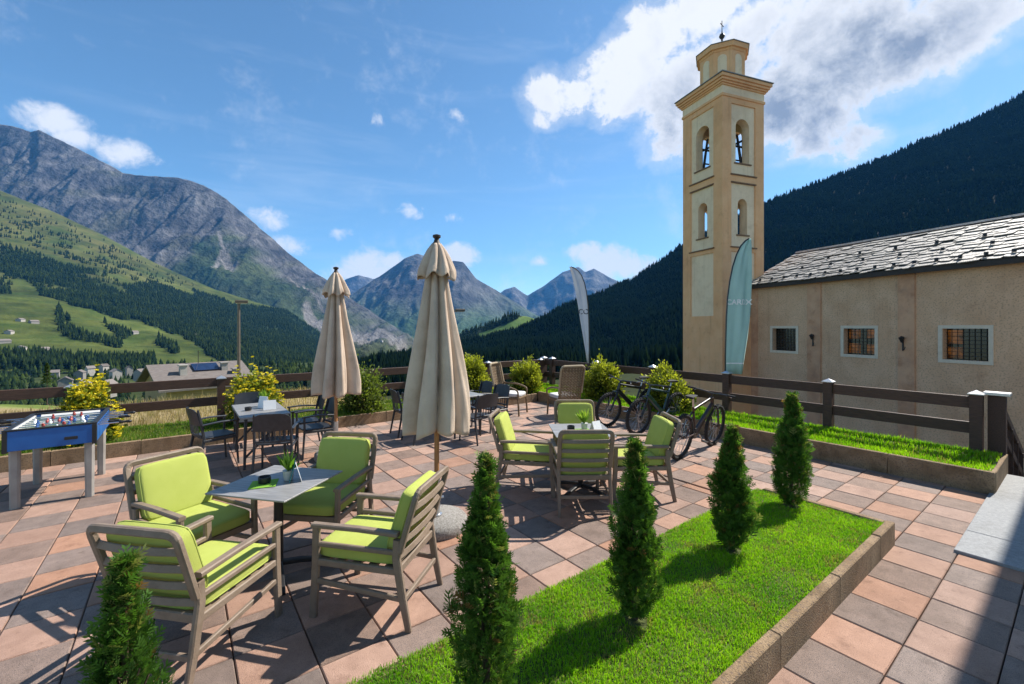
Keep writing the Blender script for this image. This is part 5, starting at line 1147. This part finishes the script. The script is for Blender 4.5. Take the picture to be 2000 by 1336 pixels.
# ================================================================== PLANTS
def thuja(name, loc, h, rad, seed, label, n=3600, sparse_top=0.0, lnk=1.0):
    """young columnar thuja: flat sprays rising from short side shoots"""
    root = empty(name, loc, 0.0, label, 'thuja', 'young thujas in the lawn bed')
    r = np.random.default_rng(seed)
    b = MB(); pts = [(0.012*math.sin(3*k+seed), 0.012*math.cos(2*k+seed), h*0.96*k/6) for k in range(7)]
    b.tube(pts, 0.017, 7, taper=[1.2, 1, .85, .7, .55, .35, .12]); b.build('trunk', MT['bark'], root)
    def prof(v): return np.interp(v, [0, .05, .15, .3, .45, .6, .75, .88, 1.0], [.34, .62, .90, 1.0, .92, .72, .46, .24, .06])
    # clumps give the uneven outline
    nc = 64; cv = r.random(nc)**0.9; ca = r.random(nc)*6.283; cr = r.uniform(.5, 1.22, nc); cs = r.uniform(.05, .15, nc)
    pick = r.integers(0, nc, n); mixm = r.random(n) < 0.74
    v = np.where(mixm, np.clip(cv[pick]+r.normal(0, 1, n)*cs[pick]*.6, 0, 1), r.random(n)**0.92)
    a = np.where(mixm, ca[pick]+r.normal(0, .45, n), r.random(n)*6.283)
    rr = np.where(mixm, cr[pick]*r.uniform(.8, 1.06, n), np.sqrt(r.uniform(.12, 1.0, n)))
    if sparse_top: kk = r.random(n) > sparse_top*sstep(.62, .95, v); v, a, rr = v[kk], a[kk], rr[kk]; n = len(v)
    tipm = r.random(n) < 0.16; rr = np.where(tipm, r.uniform(.98, 1.22, n), rr)
    rr = rr*(1+0.42*perlin(np.cos(a)*1.3+seed, np.sin(a)*1.3+v*5.5, seed)+0.25*perlin(np.cos(a)*3+seed, np.sin(a)*3+v*13, seed+3))
    R_ = rad*prof(v)*rr; base = np.stack([R_*np.cos(a), R_*np.sin(a), 0.02+v*h*0.93], -1)
    out = np.stack([np.cos(a), np.sin(a), np.zeros(n)], -1)
    ax = out*r.uniform(.25, .9, n)[:, None] + np.array([0, 0, 1])*r.uniform(.6, 1.2, n)[:, None] + r.normal(0, .28, (n, 3)); ax /= np.linalg.norm(ax, axis=1)[:, None]
    sd = np.cross(ax, out + r.normal(0, .6, (n, 3))); sd /= np.linalg.norm(sd, axis=1)[:, None]
    ln = r.uniform(.024, .050, n)*(0.75+0.5*r.random(n)); ln = np.where(tipm, ln*1.55, ln)*lnk; LEAF = [(0.0, 0.0, 1.0), (0.15, 0.8, .62), (0.15, -0.8, .62), (0.42, 0.75, .55), (0.42, -0.75, .55), (0.68, 0.55, .42), (0.68, -0.55, .42)]
    V = np.zeros((n, len(LEAF)*4, 3)); C = np.zeros((n, len(LEAF)*4, 3))
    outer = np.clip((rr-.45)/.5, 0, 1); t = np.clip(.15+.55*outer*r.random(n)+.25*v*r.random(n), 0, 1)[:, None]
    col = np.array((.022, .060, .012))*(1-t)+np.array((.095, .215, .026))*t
    br = (r.random(n) < 0.02+0.07*sstep(.7, 1, v))[:, None]; col = np.where(br, np.array((.17, .10, .035)), col)
    yl = (r.random(n) < 0.05+0.25*sstep(.75, 1, v))[:, None]; col = np.where(yl, np.array((.19, .22, .06)), col)
    for i, (f, ang, l) in enumerate(LEAF):
        d = ax*math.cos(ang)+sd*math.sin(ang); p0 = base+ax*(f*ln)[:, None]; w = (ln*.075)[:, None]; sw = np.cross(d, np.cross(ax, sd)); sw /= np.linalg.norm(sw, axis=1)[:, None]+1e-9
        e = p0+d*(ln*l)[:, None]; m_ = p0+d*(ln*l*.55)[:, None]
        V[:, i*4] = p0; V[:, i*4+1] = m_+sw*w; V[:, i*4+2] = e; V[:, i*4+3] = m_-sw*w
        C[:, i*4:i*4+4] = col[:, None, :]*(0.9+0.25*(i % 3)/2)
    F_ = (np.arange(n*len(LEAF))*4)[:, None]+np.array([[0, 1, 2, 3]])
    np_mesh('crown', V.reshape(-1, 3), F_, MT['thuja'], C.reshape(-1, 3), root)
    # bare inner twigs
    b = MB()
    for k in range(46):
        vv = random.random()**.8; aa = random.random()*6.283; rr_ = rad*float(prof(vv))*random.uniform(.4, .85); z = .04+vv*h*.85
        b.tube([(0, 0, z), (rr_*.6*math.cos(aa), rr_*.6*math.sin(aa), z+.03), (rr_*math.cos(aa), rr_*math.sin(aa), z+.09)], .0032, 4, cap=False)
    o = b.build('twigs', MT['bark'], root); o['kind'] = 'stuff'
    return root
random.seed(21)
zb = 0.185
for k, (s, t, h, rad, lab, n, sp) in enumerate((
        (-0.13, 1.70, 1.19, 0.118, 'thuja cut by the bottom edge, in front of the lime armchair', 10500, .55),
        (1.13, 1.70, 1.26, 0.122, 'tall thuja standing before the parasol base, brownish shoots halfway up', 9000, .5),
        (2.255, 1.72, 1.14, 0.116, 'thuja in the middle of the lawn bed before the second table', 6800, .25),
        (3.59, 1.78, 1.02, 0.120, 'thuja near the far end of the lawn bed, second from its end', 6200, .25),
        (4.97, 1.85, 1.17, 0.128, 'thuja at the far end corner of the lawn bed, before the church fence', 6200, .15))):
    thuja('thuja', ST(s, t, zb), h, rad, 30+k, lab, n, sp, (.66, .78, .9, 1, 1)[k])

def leaf_quads(base, nrm, ln, wd, r):
    """rhombic leaves: arrays of centre, direction, length, width"""
    n = len(base); sd = np.cross(nrm, r.normal(0, 1, (n, 3))); sd /= np.linalg.norm(sd, axis=1)[:, None]+1e-9
    up = np.cross(sd, nrm); V = np.zeros((n, 4, 3)); V[:, 0] = base; V[:, 1] = base+nrm*(ln*.5)[:, None]+sd*wd[:, None]+up*(wd*.3)[:, None]; V[:, 2] = base+nrm*ln[:, None]; V[:, 3] = base+nrm*(ln*.5)[:, None]-sd*wd[:, None]+up*(wd*.3)[:, None]
    return V
def shrub(loc, rx, rz_, seed, label, n=4200, flowers=0.0, c0=(.035, .065, .010), c1=(.33, .36, .035), name='garden_shrub', group='round shrubs along the fence', lump=.13):
    root = empty(name, loc, 0.0, label, 'shrub', group); r = np.random.default_rng(seed)
    nb = 90; d = r.normal(0, 1, (nb, 3)); d[:, 2] = np.abs(d[:, 2])*.95+.08; d /= np.linalg.norm(d, axis=1)[:, None]; br = r.uniform(.72, 1.08, nb)
    tips = d*br[:, None]*np.array((rx, rx, rz_))
    k = r.integers(0, nb, n); f = r.beta(3.8, 0.9, n); base = tips[k]*f[:, None] + r.normal(0, 1, (n, 3))*np.array((rx, rx, rz_*.8))*lump*(1-.35*f)[:, None]; base[:, 2] = np.abs(base[:, 2])+.02
    q = np.linalg.norm(base/np.array((rx, rx, rz_)), axis=1)
    nrm = base/np.array((rx*rx, rx*rx, rz_*rz_)); nrm /= np.linalg.norm(nrm, axis=1)[:, None]+1e-9; nrm = nrm + r.normal(0, .55, (n, 3)) + np.array((0, 0, .35)); nrm /= np.linalg.norm(nrm, axis=1)[:, None]
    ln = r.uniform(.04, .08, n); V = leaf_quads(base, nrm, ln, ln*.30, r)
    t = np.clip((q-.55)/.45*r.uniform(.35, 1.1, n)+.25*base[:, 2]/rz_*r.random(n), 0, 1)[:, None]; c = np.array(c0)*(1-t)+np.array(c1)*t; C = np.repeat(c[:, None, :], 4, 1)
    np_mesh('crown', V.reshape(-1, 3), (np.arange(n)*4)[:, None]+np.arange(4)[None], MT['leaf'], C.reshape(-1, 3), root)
    b = MB()
    for p in tips[:16]: b.tube([(0, 0, 0), tuple(p*.45+np.array((0, 0, .03))), tuple(p*.88)], .008, 5, taper=[1.2, .7, .3])
    o = b.build('stems', MT['bark'], root); o['kind'] = 'stuff'
    if flowers:
        m_ = int(n*flowers); k = r.integers(0, nb, m_); f = r.uniform(.86, 1.12, m_); fb = tips[k]*f[:, None]+r.normal(0, 1, (m_, 3))*np.array((rx, rx, rz_))*.10; fb[:, 2] = np.abs(fb[:, 2])+.05
        W = []; CC = []
        for j in range(5):
            a = 6.283*j/5; nv_ = np.stack([np.cos(a)*np.ones(m_), np.sin(a)*np.ones(m_), .55*np.ones(m_)], -1)+r.normal(0, .2, (m_, 3)); nv_ /= np.linalg.norm(nv_, axis=1)[:, None]; l = r.uniform(.030, .052, m_); W.append(leaf_quads(fb, nv_, l, l*.42, r))
        V = np.concatenate(W); c = np.array((.60, .50, .025))*(r.uniform(.75, 1.15, len(V)))[:, None]
        np_mesh('blossoms', V.reshape(-1, 3), (np.arange(len(V))*4)[:, None]+np.arange(4)[None], MT['petal'], np.repeat(c[:, None, :], 4, 1).reshape(-1, 3), root)
    return root
shrub((-6.72, 6.96, .2), .40, .86, 1, 'yellow flowering shrub behind the blue football table', 5200, .17, (.06, .10, .015), (.20, .24, .03))
shrub((-4.89, 8.335, .2), .45, .90, 2, 'yellow flowering shrub behind the long grey table', 5600, .10, (.06, .095, .015), (.22, .26, .04))
shrub((-3.20, 9.45, .2), .40, .86, 3, 'loose green shrub half hidden behind the farther parasol', 3800, 0.0, (.03, .055, .012), (.14, .19, .03), lump=.3)
shrub((-1.02, 11.28, .2), .46, .98, 4, 'round yellow green shrub just right of the nearer parasol', 6500)
shrub((0.39, 12.3, .2), .46, .92, 5, 'round yellow green shrub between the two rattan chairs', 6500)
shrub((2.24, 10.8, .25), .50, .95, 6, 'round yellow green shrub at the foot of the white banner', 7000)
shrub((3.35, 9.34, .25), .50, .92, 7, 'round yellow green shrub behind the bicycles, before the tower base', 7000)

# ================================================================== BANNERS
def banner(loc, rz, edge_pole, edge_free, z_of, cloth, label, text, text_m, text_z, text_size, seed):
    """feather flag: bent pole with cloth between pole edge and free edge (local x across, z up)"""
    root = empty('feather_banner', loc, rz, label, 'banner', 'feather banners on the fence')
    n = len(z_of); nx = 14; r = random.Random(seed); vs = []; fs = []
    def wob(u, z): return 0.035*math.sin(u*9+z*1.7+seed)*u + 0.02*math.sin(u*17-z*2.3)*u
    for j in range(n):
        for i in range(nx):
            u = i/(nx-1); vs.append((edge_pole[j]+(edge_free[j]-edge_pole[j])*u, wob(u, z_of[j]), z_of[j]))
    for j in range(n-1):
        for i in range(nx-1): a = j*nx+i; fs.append((a, a+1, a+nx+1, a+nx))
    b = MB(); b.add(vs, fs); o = b.build('banner_cloth', cloth, root, True); md = o.modifiers.new('cloth', 'SOLIDIFY'); md.thickness = 0.003
    b = MB(); b.tube([(edge_pole[0], 0, z_of[0]-0.75)] + [(x, 0, z) for x, z in zip(edge_pole, z_of)], 0.014, 8); b.build('banner_pole', MT['bike_black'], root)
    cu = bpy.data.curves.new('lettering', 'FONT'); cu.body = text; cu.size = text_size; cu.align_x = 'CENTER'; cu.align_y = 'CENTER'; cu.extrude = 0.0; cu.offset = 0.004
    tmp = bpy.data.objects.new('lettering_tmp', cu); COL.objects.link(tmp); bpy.context.view_layer.update(); dg = bpy.context.evaluated_depsgraph_get()
    me = bpy.data.meshes.new_from_object(tmp.evaluated_get(dg)); bpy.data.objects.remove(tmp)
    ep = np.interp(text_z, z_of, edge_pole); ef = np.interp(text_z, z_of, edge_free); mid = (ep+ef)/2; bm = bmesh.new(); bm.from_mesh(me); bmesh.ops.triangulate(bm, faces=bm.faces[:]); bmesh.ops.subdivide_edges(bm, edges=bm.edges[:], cuts=1)
    for v in bm.verts:
        x, z = v.co.x+mid, v.co.y+text_z; u = (x-ep)/(ef-ep); v.co = (x, wob(max(0, u), z)-0.006, z)
    bm.to_mesh(me); bm.free(); me.materials.clear(); me.materials.append(text_m); o = link('lettering', me, root)
    if text_m is MT['white_line']:                          # white hem line near the foot
        z = 1.27; e0 = np.interp(z, z_of, edge_pole); e1 = np.interp(z, z_of, edge_free); b = MB(); vs = []
        for i in range(nx):
            u = i/(nx-1)*.9+.04; vs += [(e0+(e1-e0)*u, wob(u, z)-.006, z-.012), (e0+(e1-e0)*u, wob(u, z)-.006, z+.012)]
        b.add(vs, [(2*i, 2*i+2, 2*i+3, 2*i+1) for i in range(nx-1)]); b.build('hem_line', text_m, root)
    return root
# teal: pole on the left bending over to the right
zz = [1.05, 1.4, 1.8, 2.2, 2.6, 2.95, 3.25, 3.5, 3.68, 3.78, 3.83]
banner((4.375, 9.0, 0), 0, [0.0, 0.0, 0.01, 0.02, 0.045, 0.09, 0.15, 0.23, 0.32, 0.41, 0.49], [0.36, 0.42, 0.48, 0.515, 0.525, 0.53, 0.53, 0.53, 0.53, 0.525, 0.52], zz, MT['flag_teal'], 'teal feather banner with white lettering on the fence before the bell tower', 'CARDX', MT['white_line'], 2.52, 0.150, 2)
# white: pole on the right bending over to the left
zz = [1.05, 1.4, 1.8, 2.2, 2.6, 2.95, 3.2, 3.4, 3.52, 3.6, 3.63]
banner((2.07, 11.75, 0), 0, [0.0, 0.0, -0.005, -0.015, -0.035, -0.075, -0.13, -0.21, -0.30, -0.40, -0.50], [-0.06, -0.11, -0.18, -0.25, -0.31, -0.37, -0.42, -0.46, -0.49, -0.51, -0.53], zz, MT['flag_white'], 'white feather banner leaning over the fence beside the rattan chair', 'CO', MT['grey_print'], 2.42, 0.19, 5)

# ================================================================== ON THE TABLES
def pot_plant(loc, seed, label, h=.16, n=26):
    root = empty('potted_plant', loc, 0.0, label, 'plant', 'small potted plants on the tables'); r = random.Random(seed)
    b = MB(); b.lathe([(.030, 0), (.036, .01), (.042, .075), (.044, .08), (.038, .078)], 18); b.build('pot', MT['ceramic'], root, True, 40)
    rr = np.random.default_rng(seed); nrm = rr.normal(0, .42, (n, 3)); nrm[:, 2] = rr.uniform(.7, 1.3, n); nrm /= np.linalg.norm(nrm, axis=1)[:, None]; ln = rr.uniform(.6, 1.1, n)*h
    V = leaf_quads(np.zeros((n, 3))+np.array((0, 0, .07)), nrm, ln, ln*.10, rr); t = rr.random(n)[:, None]; C = np.repeat((np.array((.10, .22, .02))*(1-t)+np.array((.34, .46, .08))*t)[:, None, :], 4, 1)
    np_mesh('leaves', V.reshape(-1, 3), (np.arange(n)*4)[:, None]+np.arange(4)[None], MT['leaf'], C.reshape(-1, 3), root)
def ashtray(loc, label):
    b = MB(); b.lathe([(.040, 0), (.046, .01), (.046, .048), (.040, .052), (.036, .03), (.005, .028)], 20); o = b.build('ashtray', MT['steel_black'], None, True, 40); o.location = loc; tag(o, label, 'ashtray', 'black ashtrays')
def napkin(loc, rz, label):
    b = MB(); b.box((0, 0, .002), (.19, .19, .003)); o = b.build('napkin', MT['napkin']); o.location = loc; o.rotation_euler = (0, 0, rz); tag(o, label, 'napkin', 'green table napkins')
def card(loc, rz, w, h, label, front):
    root = empty('menu_card', loc, rz, label, 'card', 'folded cards on the tables')
    for s, m_ in ((-1, front), (1, MT['paper'])):
        b = MB(); b.add([(-w/2, s*.045, .002), (w/2, s*.045, .002), (w/2, s*.003, h), (-w/2, s*.003, h), (-w/2, s*.043, .002), (w/2, s*.043, .002), (w/2, s*.001, h), (-w/2, s*.001, h)], [(0, 1, 2, 3), (7, 6, 5, 4), (0, 3, 7, 4), (1, 5, 6, 2), (3, 2, 6, 7), (0, 4, 5, 1)]); b.build('card_leaf', m_, root)
    return root
zt = 0.752
napkin((-1.98, 3.50, zt), R(20), 'green napkin under the ashtray on the nearest table'); ashtray((-1.985, 3.52, zt+.004), 'black ashtray on the green napkin of the nearest table')
pot_plant((-1.835, 3.60, zt), 3, 'leafy plant in a pale pot on the nearest table', .17, 34); card((-1.77, 3.585, zt), R(-62), .12, .15, 'teal folded card leaning beside the plant on the nearest table', MT['print_teal'])
napkin((0.86, 5.32, zt), R(10), 'green napkin on the sunlit second table'); ashtray((0.72, 5.36, zt), 'black ashtray on the sunlit second table')
pot_plant((0.885, 5.36, zt+.004), 5, 'bright green plant in a pot on the sunlit second table', .19, 34); card((1.02, 5.34, zt), R(35), .13, .11, 'pale folded card beside the plant on the second table', MT['paper'])
zt = 0.752
pot_plant((-3.93, 6.98, zt), 7, 'plant in a pot on the long grey table by the menu cards', .2, 30); card((-3.86, 6.82, zt), R(-20), .16, .18, 'white menu card standing on the long grey table, farther one', MT['paper']); card((-3.70, 6.70, zt), R(30), .17, .14, 'white menu card standing on the long grey table, nearer one', MT['paper']); ashtray((-3.98, 6.62, zt), 'black ashtray on the long grey table')

# ================================================================== HOUSES, LAMPS, TREES IN THE VALLEY
def house(loc, rz, w, d, h, rh, label, wall, group='houses in the valley', detail=False, ov=.5):
    root = empty('valley_house', loc, rz, label, 'house', group)
    b = MB(); b.prism([(-w/2, -6), (w/2, -6), (w/2, h), (0, h+rh), (-w/2, h)], (0, -d/2, 0), (0, d/2, 0), ((1, 0, 0), (0, 0, 1))); b.build('wall', wall, root)
    for s in (-1, 1):
        k = rh/(w/2); x1 = s*(w/2+ov); z1 = h-k*ov; b = MB(); t = .18
        b.add([(0, -d/2-ov, h+rh+.05), (0, d/2+ov, h+rh+.05), (x1, d/2+ov, z1+.05), (x1, -d/2-ov, z1+.05), (0, -d/2-ov, h+rh+.05+t), (0, d/2+ov, h+rh+.05+t), (x1, d/2+ov, z1+.05+t), (x1, -d/2-ov, z1+.05+t)], [(0, 1, 2, 3), (7, 6, 5, 4), (0, 4, 5, 1), (1, 5, 6, 2), (2, 6, 7, 3), (3, 7, 4, 0)]); rf = b.build('roof', MT['roof_far'], root)
    return root
# the near one, its roof just above the fence: ridge runs left-right
hx, hy = -32.3, 45.0
nh = house((hx, hy, -6.95), R(-40), 8.4, 6.8, 3.4, 1.75, 'house with broad grey roof, solar panel and chimneys just beyond the meadow', MT['house_wood'], None, ov=.7)
k = 1.75/4.2
def on_roof(y, x): return (x, y, 3.4+1.75-abs(x)*k+.25)
b = MB(); b.box((0, 0, .1), (1.5, 2.2, .1)); o = b.build('solar_panel', MT['solar'], nh); o.location = on_roof(0.4, 1.2); o.rotation_euler = (0, math.atan(k), 0)
for (y, x, hh) in ((-1.7, 2.2, .8), (1.9, 1.7, .6), (2.7, 2.6, .35)):
    b = MB(); b.box((0, 0, hh/2-.2), (.55, .55, hh+.4)); b.box((0, 0, hh+.06), (.75, .75, .1)); o = b.build('chimney', MT['house_wall'], nh); o.location = on_roof(y, x)
b = MB(); b.tube([(0, 0, 0), (0, 0, 1.4)], .03, 6); b.tube([(-.4, 0, 1.2), (.4, 0, 1.2)], .02, 6); o = b.build('aerial', MT['iron'], nh); o.location = on_roof(0.0, .4)
for (x, z) in ((-2.6, 1.6), (0.2, 1.6), (2.6, 1.6)):
    b = MB(); b.box((x*.8, -3.42, z), (.8, .08, 1.1)); b.build('window', MT['glass_dark'], nh)
VH = [(40, 628, 9), (66, 632, 10), (18, 652, 9), (6, 671, 12), (40, 684, 11), (84, 687, 11), (246, 650, 9), (263, 652, 9), (384, 657, 8)]
WH = ['upper left one of the pair on the bright pasture', 'right one of the pair on the bright pasture', 'small one at the left edge below the pasture pair', 'low one at the left edge above the hedge', 'long pale one in the hamlet at the left', 'isolated one right of the left hamlet', 'left one of two under the forest edge', 'right one of two under the forest edge', 'single one in the clearing left of the lamp post']
for (px, py, w), lab in zip(VH, WH):
    p, v = M2.solve(px, py); p.z -= .5
    house(p, R(random.uniform(-30, 40)), w, w*1.2, 5, 2.4, 'far white house, ' + lab, MT['house_wall'])
VL = [(128, 738, 300), (156, 724, 430), (176, 716, 470), (203, 712, 500), (226, 722, 420), (252, 716, 470), (276, 722, 400), (160, 744, 260), (212, 744, 270), (300, 735, 380), (105, 724, 460), (720, 664, 2600), (745, 667, 2600), (768, 670, 2500)]
WL = ['brown roofed one low behind the flowering shrub', 'left one of the valley village', 'second one of the valley village', 'tallest gable in the middle of the village', 'village one just under the tall gable', 'right part of the valley village', 'at the right end of the village beside the near roof', 'roof close above the flowering shrub', 'roof between the shrub and the near wooden house', 'half hidden left of the near wooden house', 'at the left end of the valley village', 'speck in the gorge, leftmost beside the farther parasol', 'speck in the gorge, middle of three', 'speck in the gorge, rightmost of three']
for (px, py, dist), lab in zip(VL, WL):
    z = EYE+(HYP-py)*dist/FPX; w = random.uniform(5, 7.5) if dist < 1000 else 22
    q = Vector(((px-CXP)/FPX*dist, dist, z-4)) if dist < 1000 else M1.solve(px, py)[0]
    house(q, R(random.uniform(-60, 60)), w, w*1.15, 2.4 if dist < 1000 else 9, 2.3 if dist < 1000 else 5, 'far village house, ' + lab, MT['house_wall'])

def spruce(loc, h, seed, label):
    root = empty('spruce_tree', loc, 0, label, 'tree', 'single spruces below the meadow'); r = np.random.default_rng(seed)
    b = MB(); b.tube([(0, 0, -3), (0, 0, h*.97)], h*.022, 6, taper=[1.2, .15]); b.build('trunk', MT['bark'], root)
    n = 2600; v = r.random(n)**.8; a = r.random(n)*6.283; R_ = h*.20*(1-v)**.85*r.uniform(.3, 1.05, n)*(0.85+.25*np.sin(v*40)); base = np.stack([R_*np.cos(a), R_*np.sin(a), h*(.04+.94*v)], -1)
    nrm = np.stack([np.cos(a), np.sin(a), r.uniform(-.45, .15, n)], -1)+r.normal(0, .25, (n, 3)); nrm /= np.linalg.norm(nrm, axis=1)[:, None]; ln = r.uniform(.03, .06, n)*h; V = leaf_quads(base, nrm, ln, ln*.3, r)
    t = r.random(n)[:, None]; C = np.repeat((np.array((.03, .06, .015))*(1-t)+np.array((.08, .12, .03))*t)[:, None, :], 4, 1)
    np_mesh('crown', V.reshape(-1, 3), (np.arange(n)*4)[:, None]+np.arange(4)[None], MT['leaf'], C.reshape(-1, 3), root)
for (px, ptop, pbot, dist, lab) in ((92, 708, 752, 60, 'small spruce standing behind the fence at the left, clear of the others'), (187, 728, 752, 70, 'small spruce just right of the yellow flowering shrub top')):
    z0 = EYE+(HYP-pbot)*dist/FPX; spruce(((px-CXP)/FPX*dist, dist, z0), (pbot-ptop)*dist/FPX, px, lab)

def street_lamp(loc, h, rz, label, arms, hl=.52):
    root = empty('street_lamp', loc, rz, label, 'street lamp', 'street lamps beyond the fence')
    b = MB(); b.lathe([(.085, 0), (.08, 1), (.06, h)], 12); b.build('post', MT['lamp_metal'], root, True, 40)
    for s in arms:
        b = MB(); b.sweep([(0, 0, h-.12), (s*hl*.7, 0, h-.02)], .05); b.build('arm', MT['lamp_metal'], root)
        b = MB(); b.box((s*hl, 0, h+.06), (.56, .34, .15), ch=.03); hd = b.build('lamp_head', MT['lamp_metal'], root); b = MB(); b.box((s*hl, 0, h-.025), (.46, .26, .02)); b.build('lamp_glass', MT['lamp_glass'], hd)
street_lamp((-13.7, 22.0, -2.2), 5.45, 0.5, 'tall lamp post standing above the near house roof', (1,), .12)
street_lamp((-3.85, 25.0, -2.6), 5.55, 0.4, 'lamp post just showing right of the nearer parasol', (1,), .9)

# the hotel wing, out of view on the right, added to cast the corner shadow
hw = empty('shadow_caster_wing', ST(7.9, -0.36, 0), TH, 'pale plastered hotel wing added out of view to cast the paving corner shadow', 'building')
b = MB(); b.box((6.0, -3.4, 2.2), (12.0, 6.0, 8.4)); b.build('wall', MT['caster'], hw)
b = MB(); b.box((6.0, -3.2, 6.55), (13.0, 7.0, .25)); b.build('roof', MT['roof_far'], hw)

# ================================================================== HAZE
def haze():
    x0, x1, y0, y1, z0, z1 = -9000, 9000, -300, 13500, -90, 2350
    b = MB(); b.box(((x0+x1)/2, (y0+y1)/2, (z0+z1)/2), (x1-x0, y1-y0, z1-z0)); m = bpy.data.materials.new('haze'); m.use_nodes = True; N, L = m.node_tree.nodes, m.node_tree.links; N.clear()
    out = N.new('ShaderNodeOutputMaterial'); pv_ = N.new('ShaderNodeVolumePrincipled'); pv_.inputs['Color'].default_value = (.09, .42, 1.0, 1); pv_.inputs['Density'].default_value = HAZE; pv_.inputs['Anisotropy'].default_value = 0.0
    L.new(pv_.outputs[0], out.inputs['Volume']); o = b.build('haze', m); o['kind'] = 'stuff'
HAZE = 3.3e-5
haze()
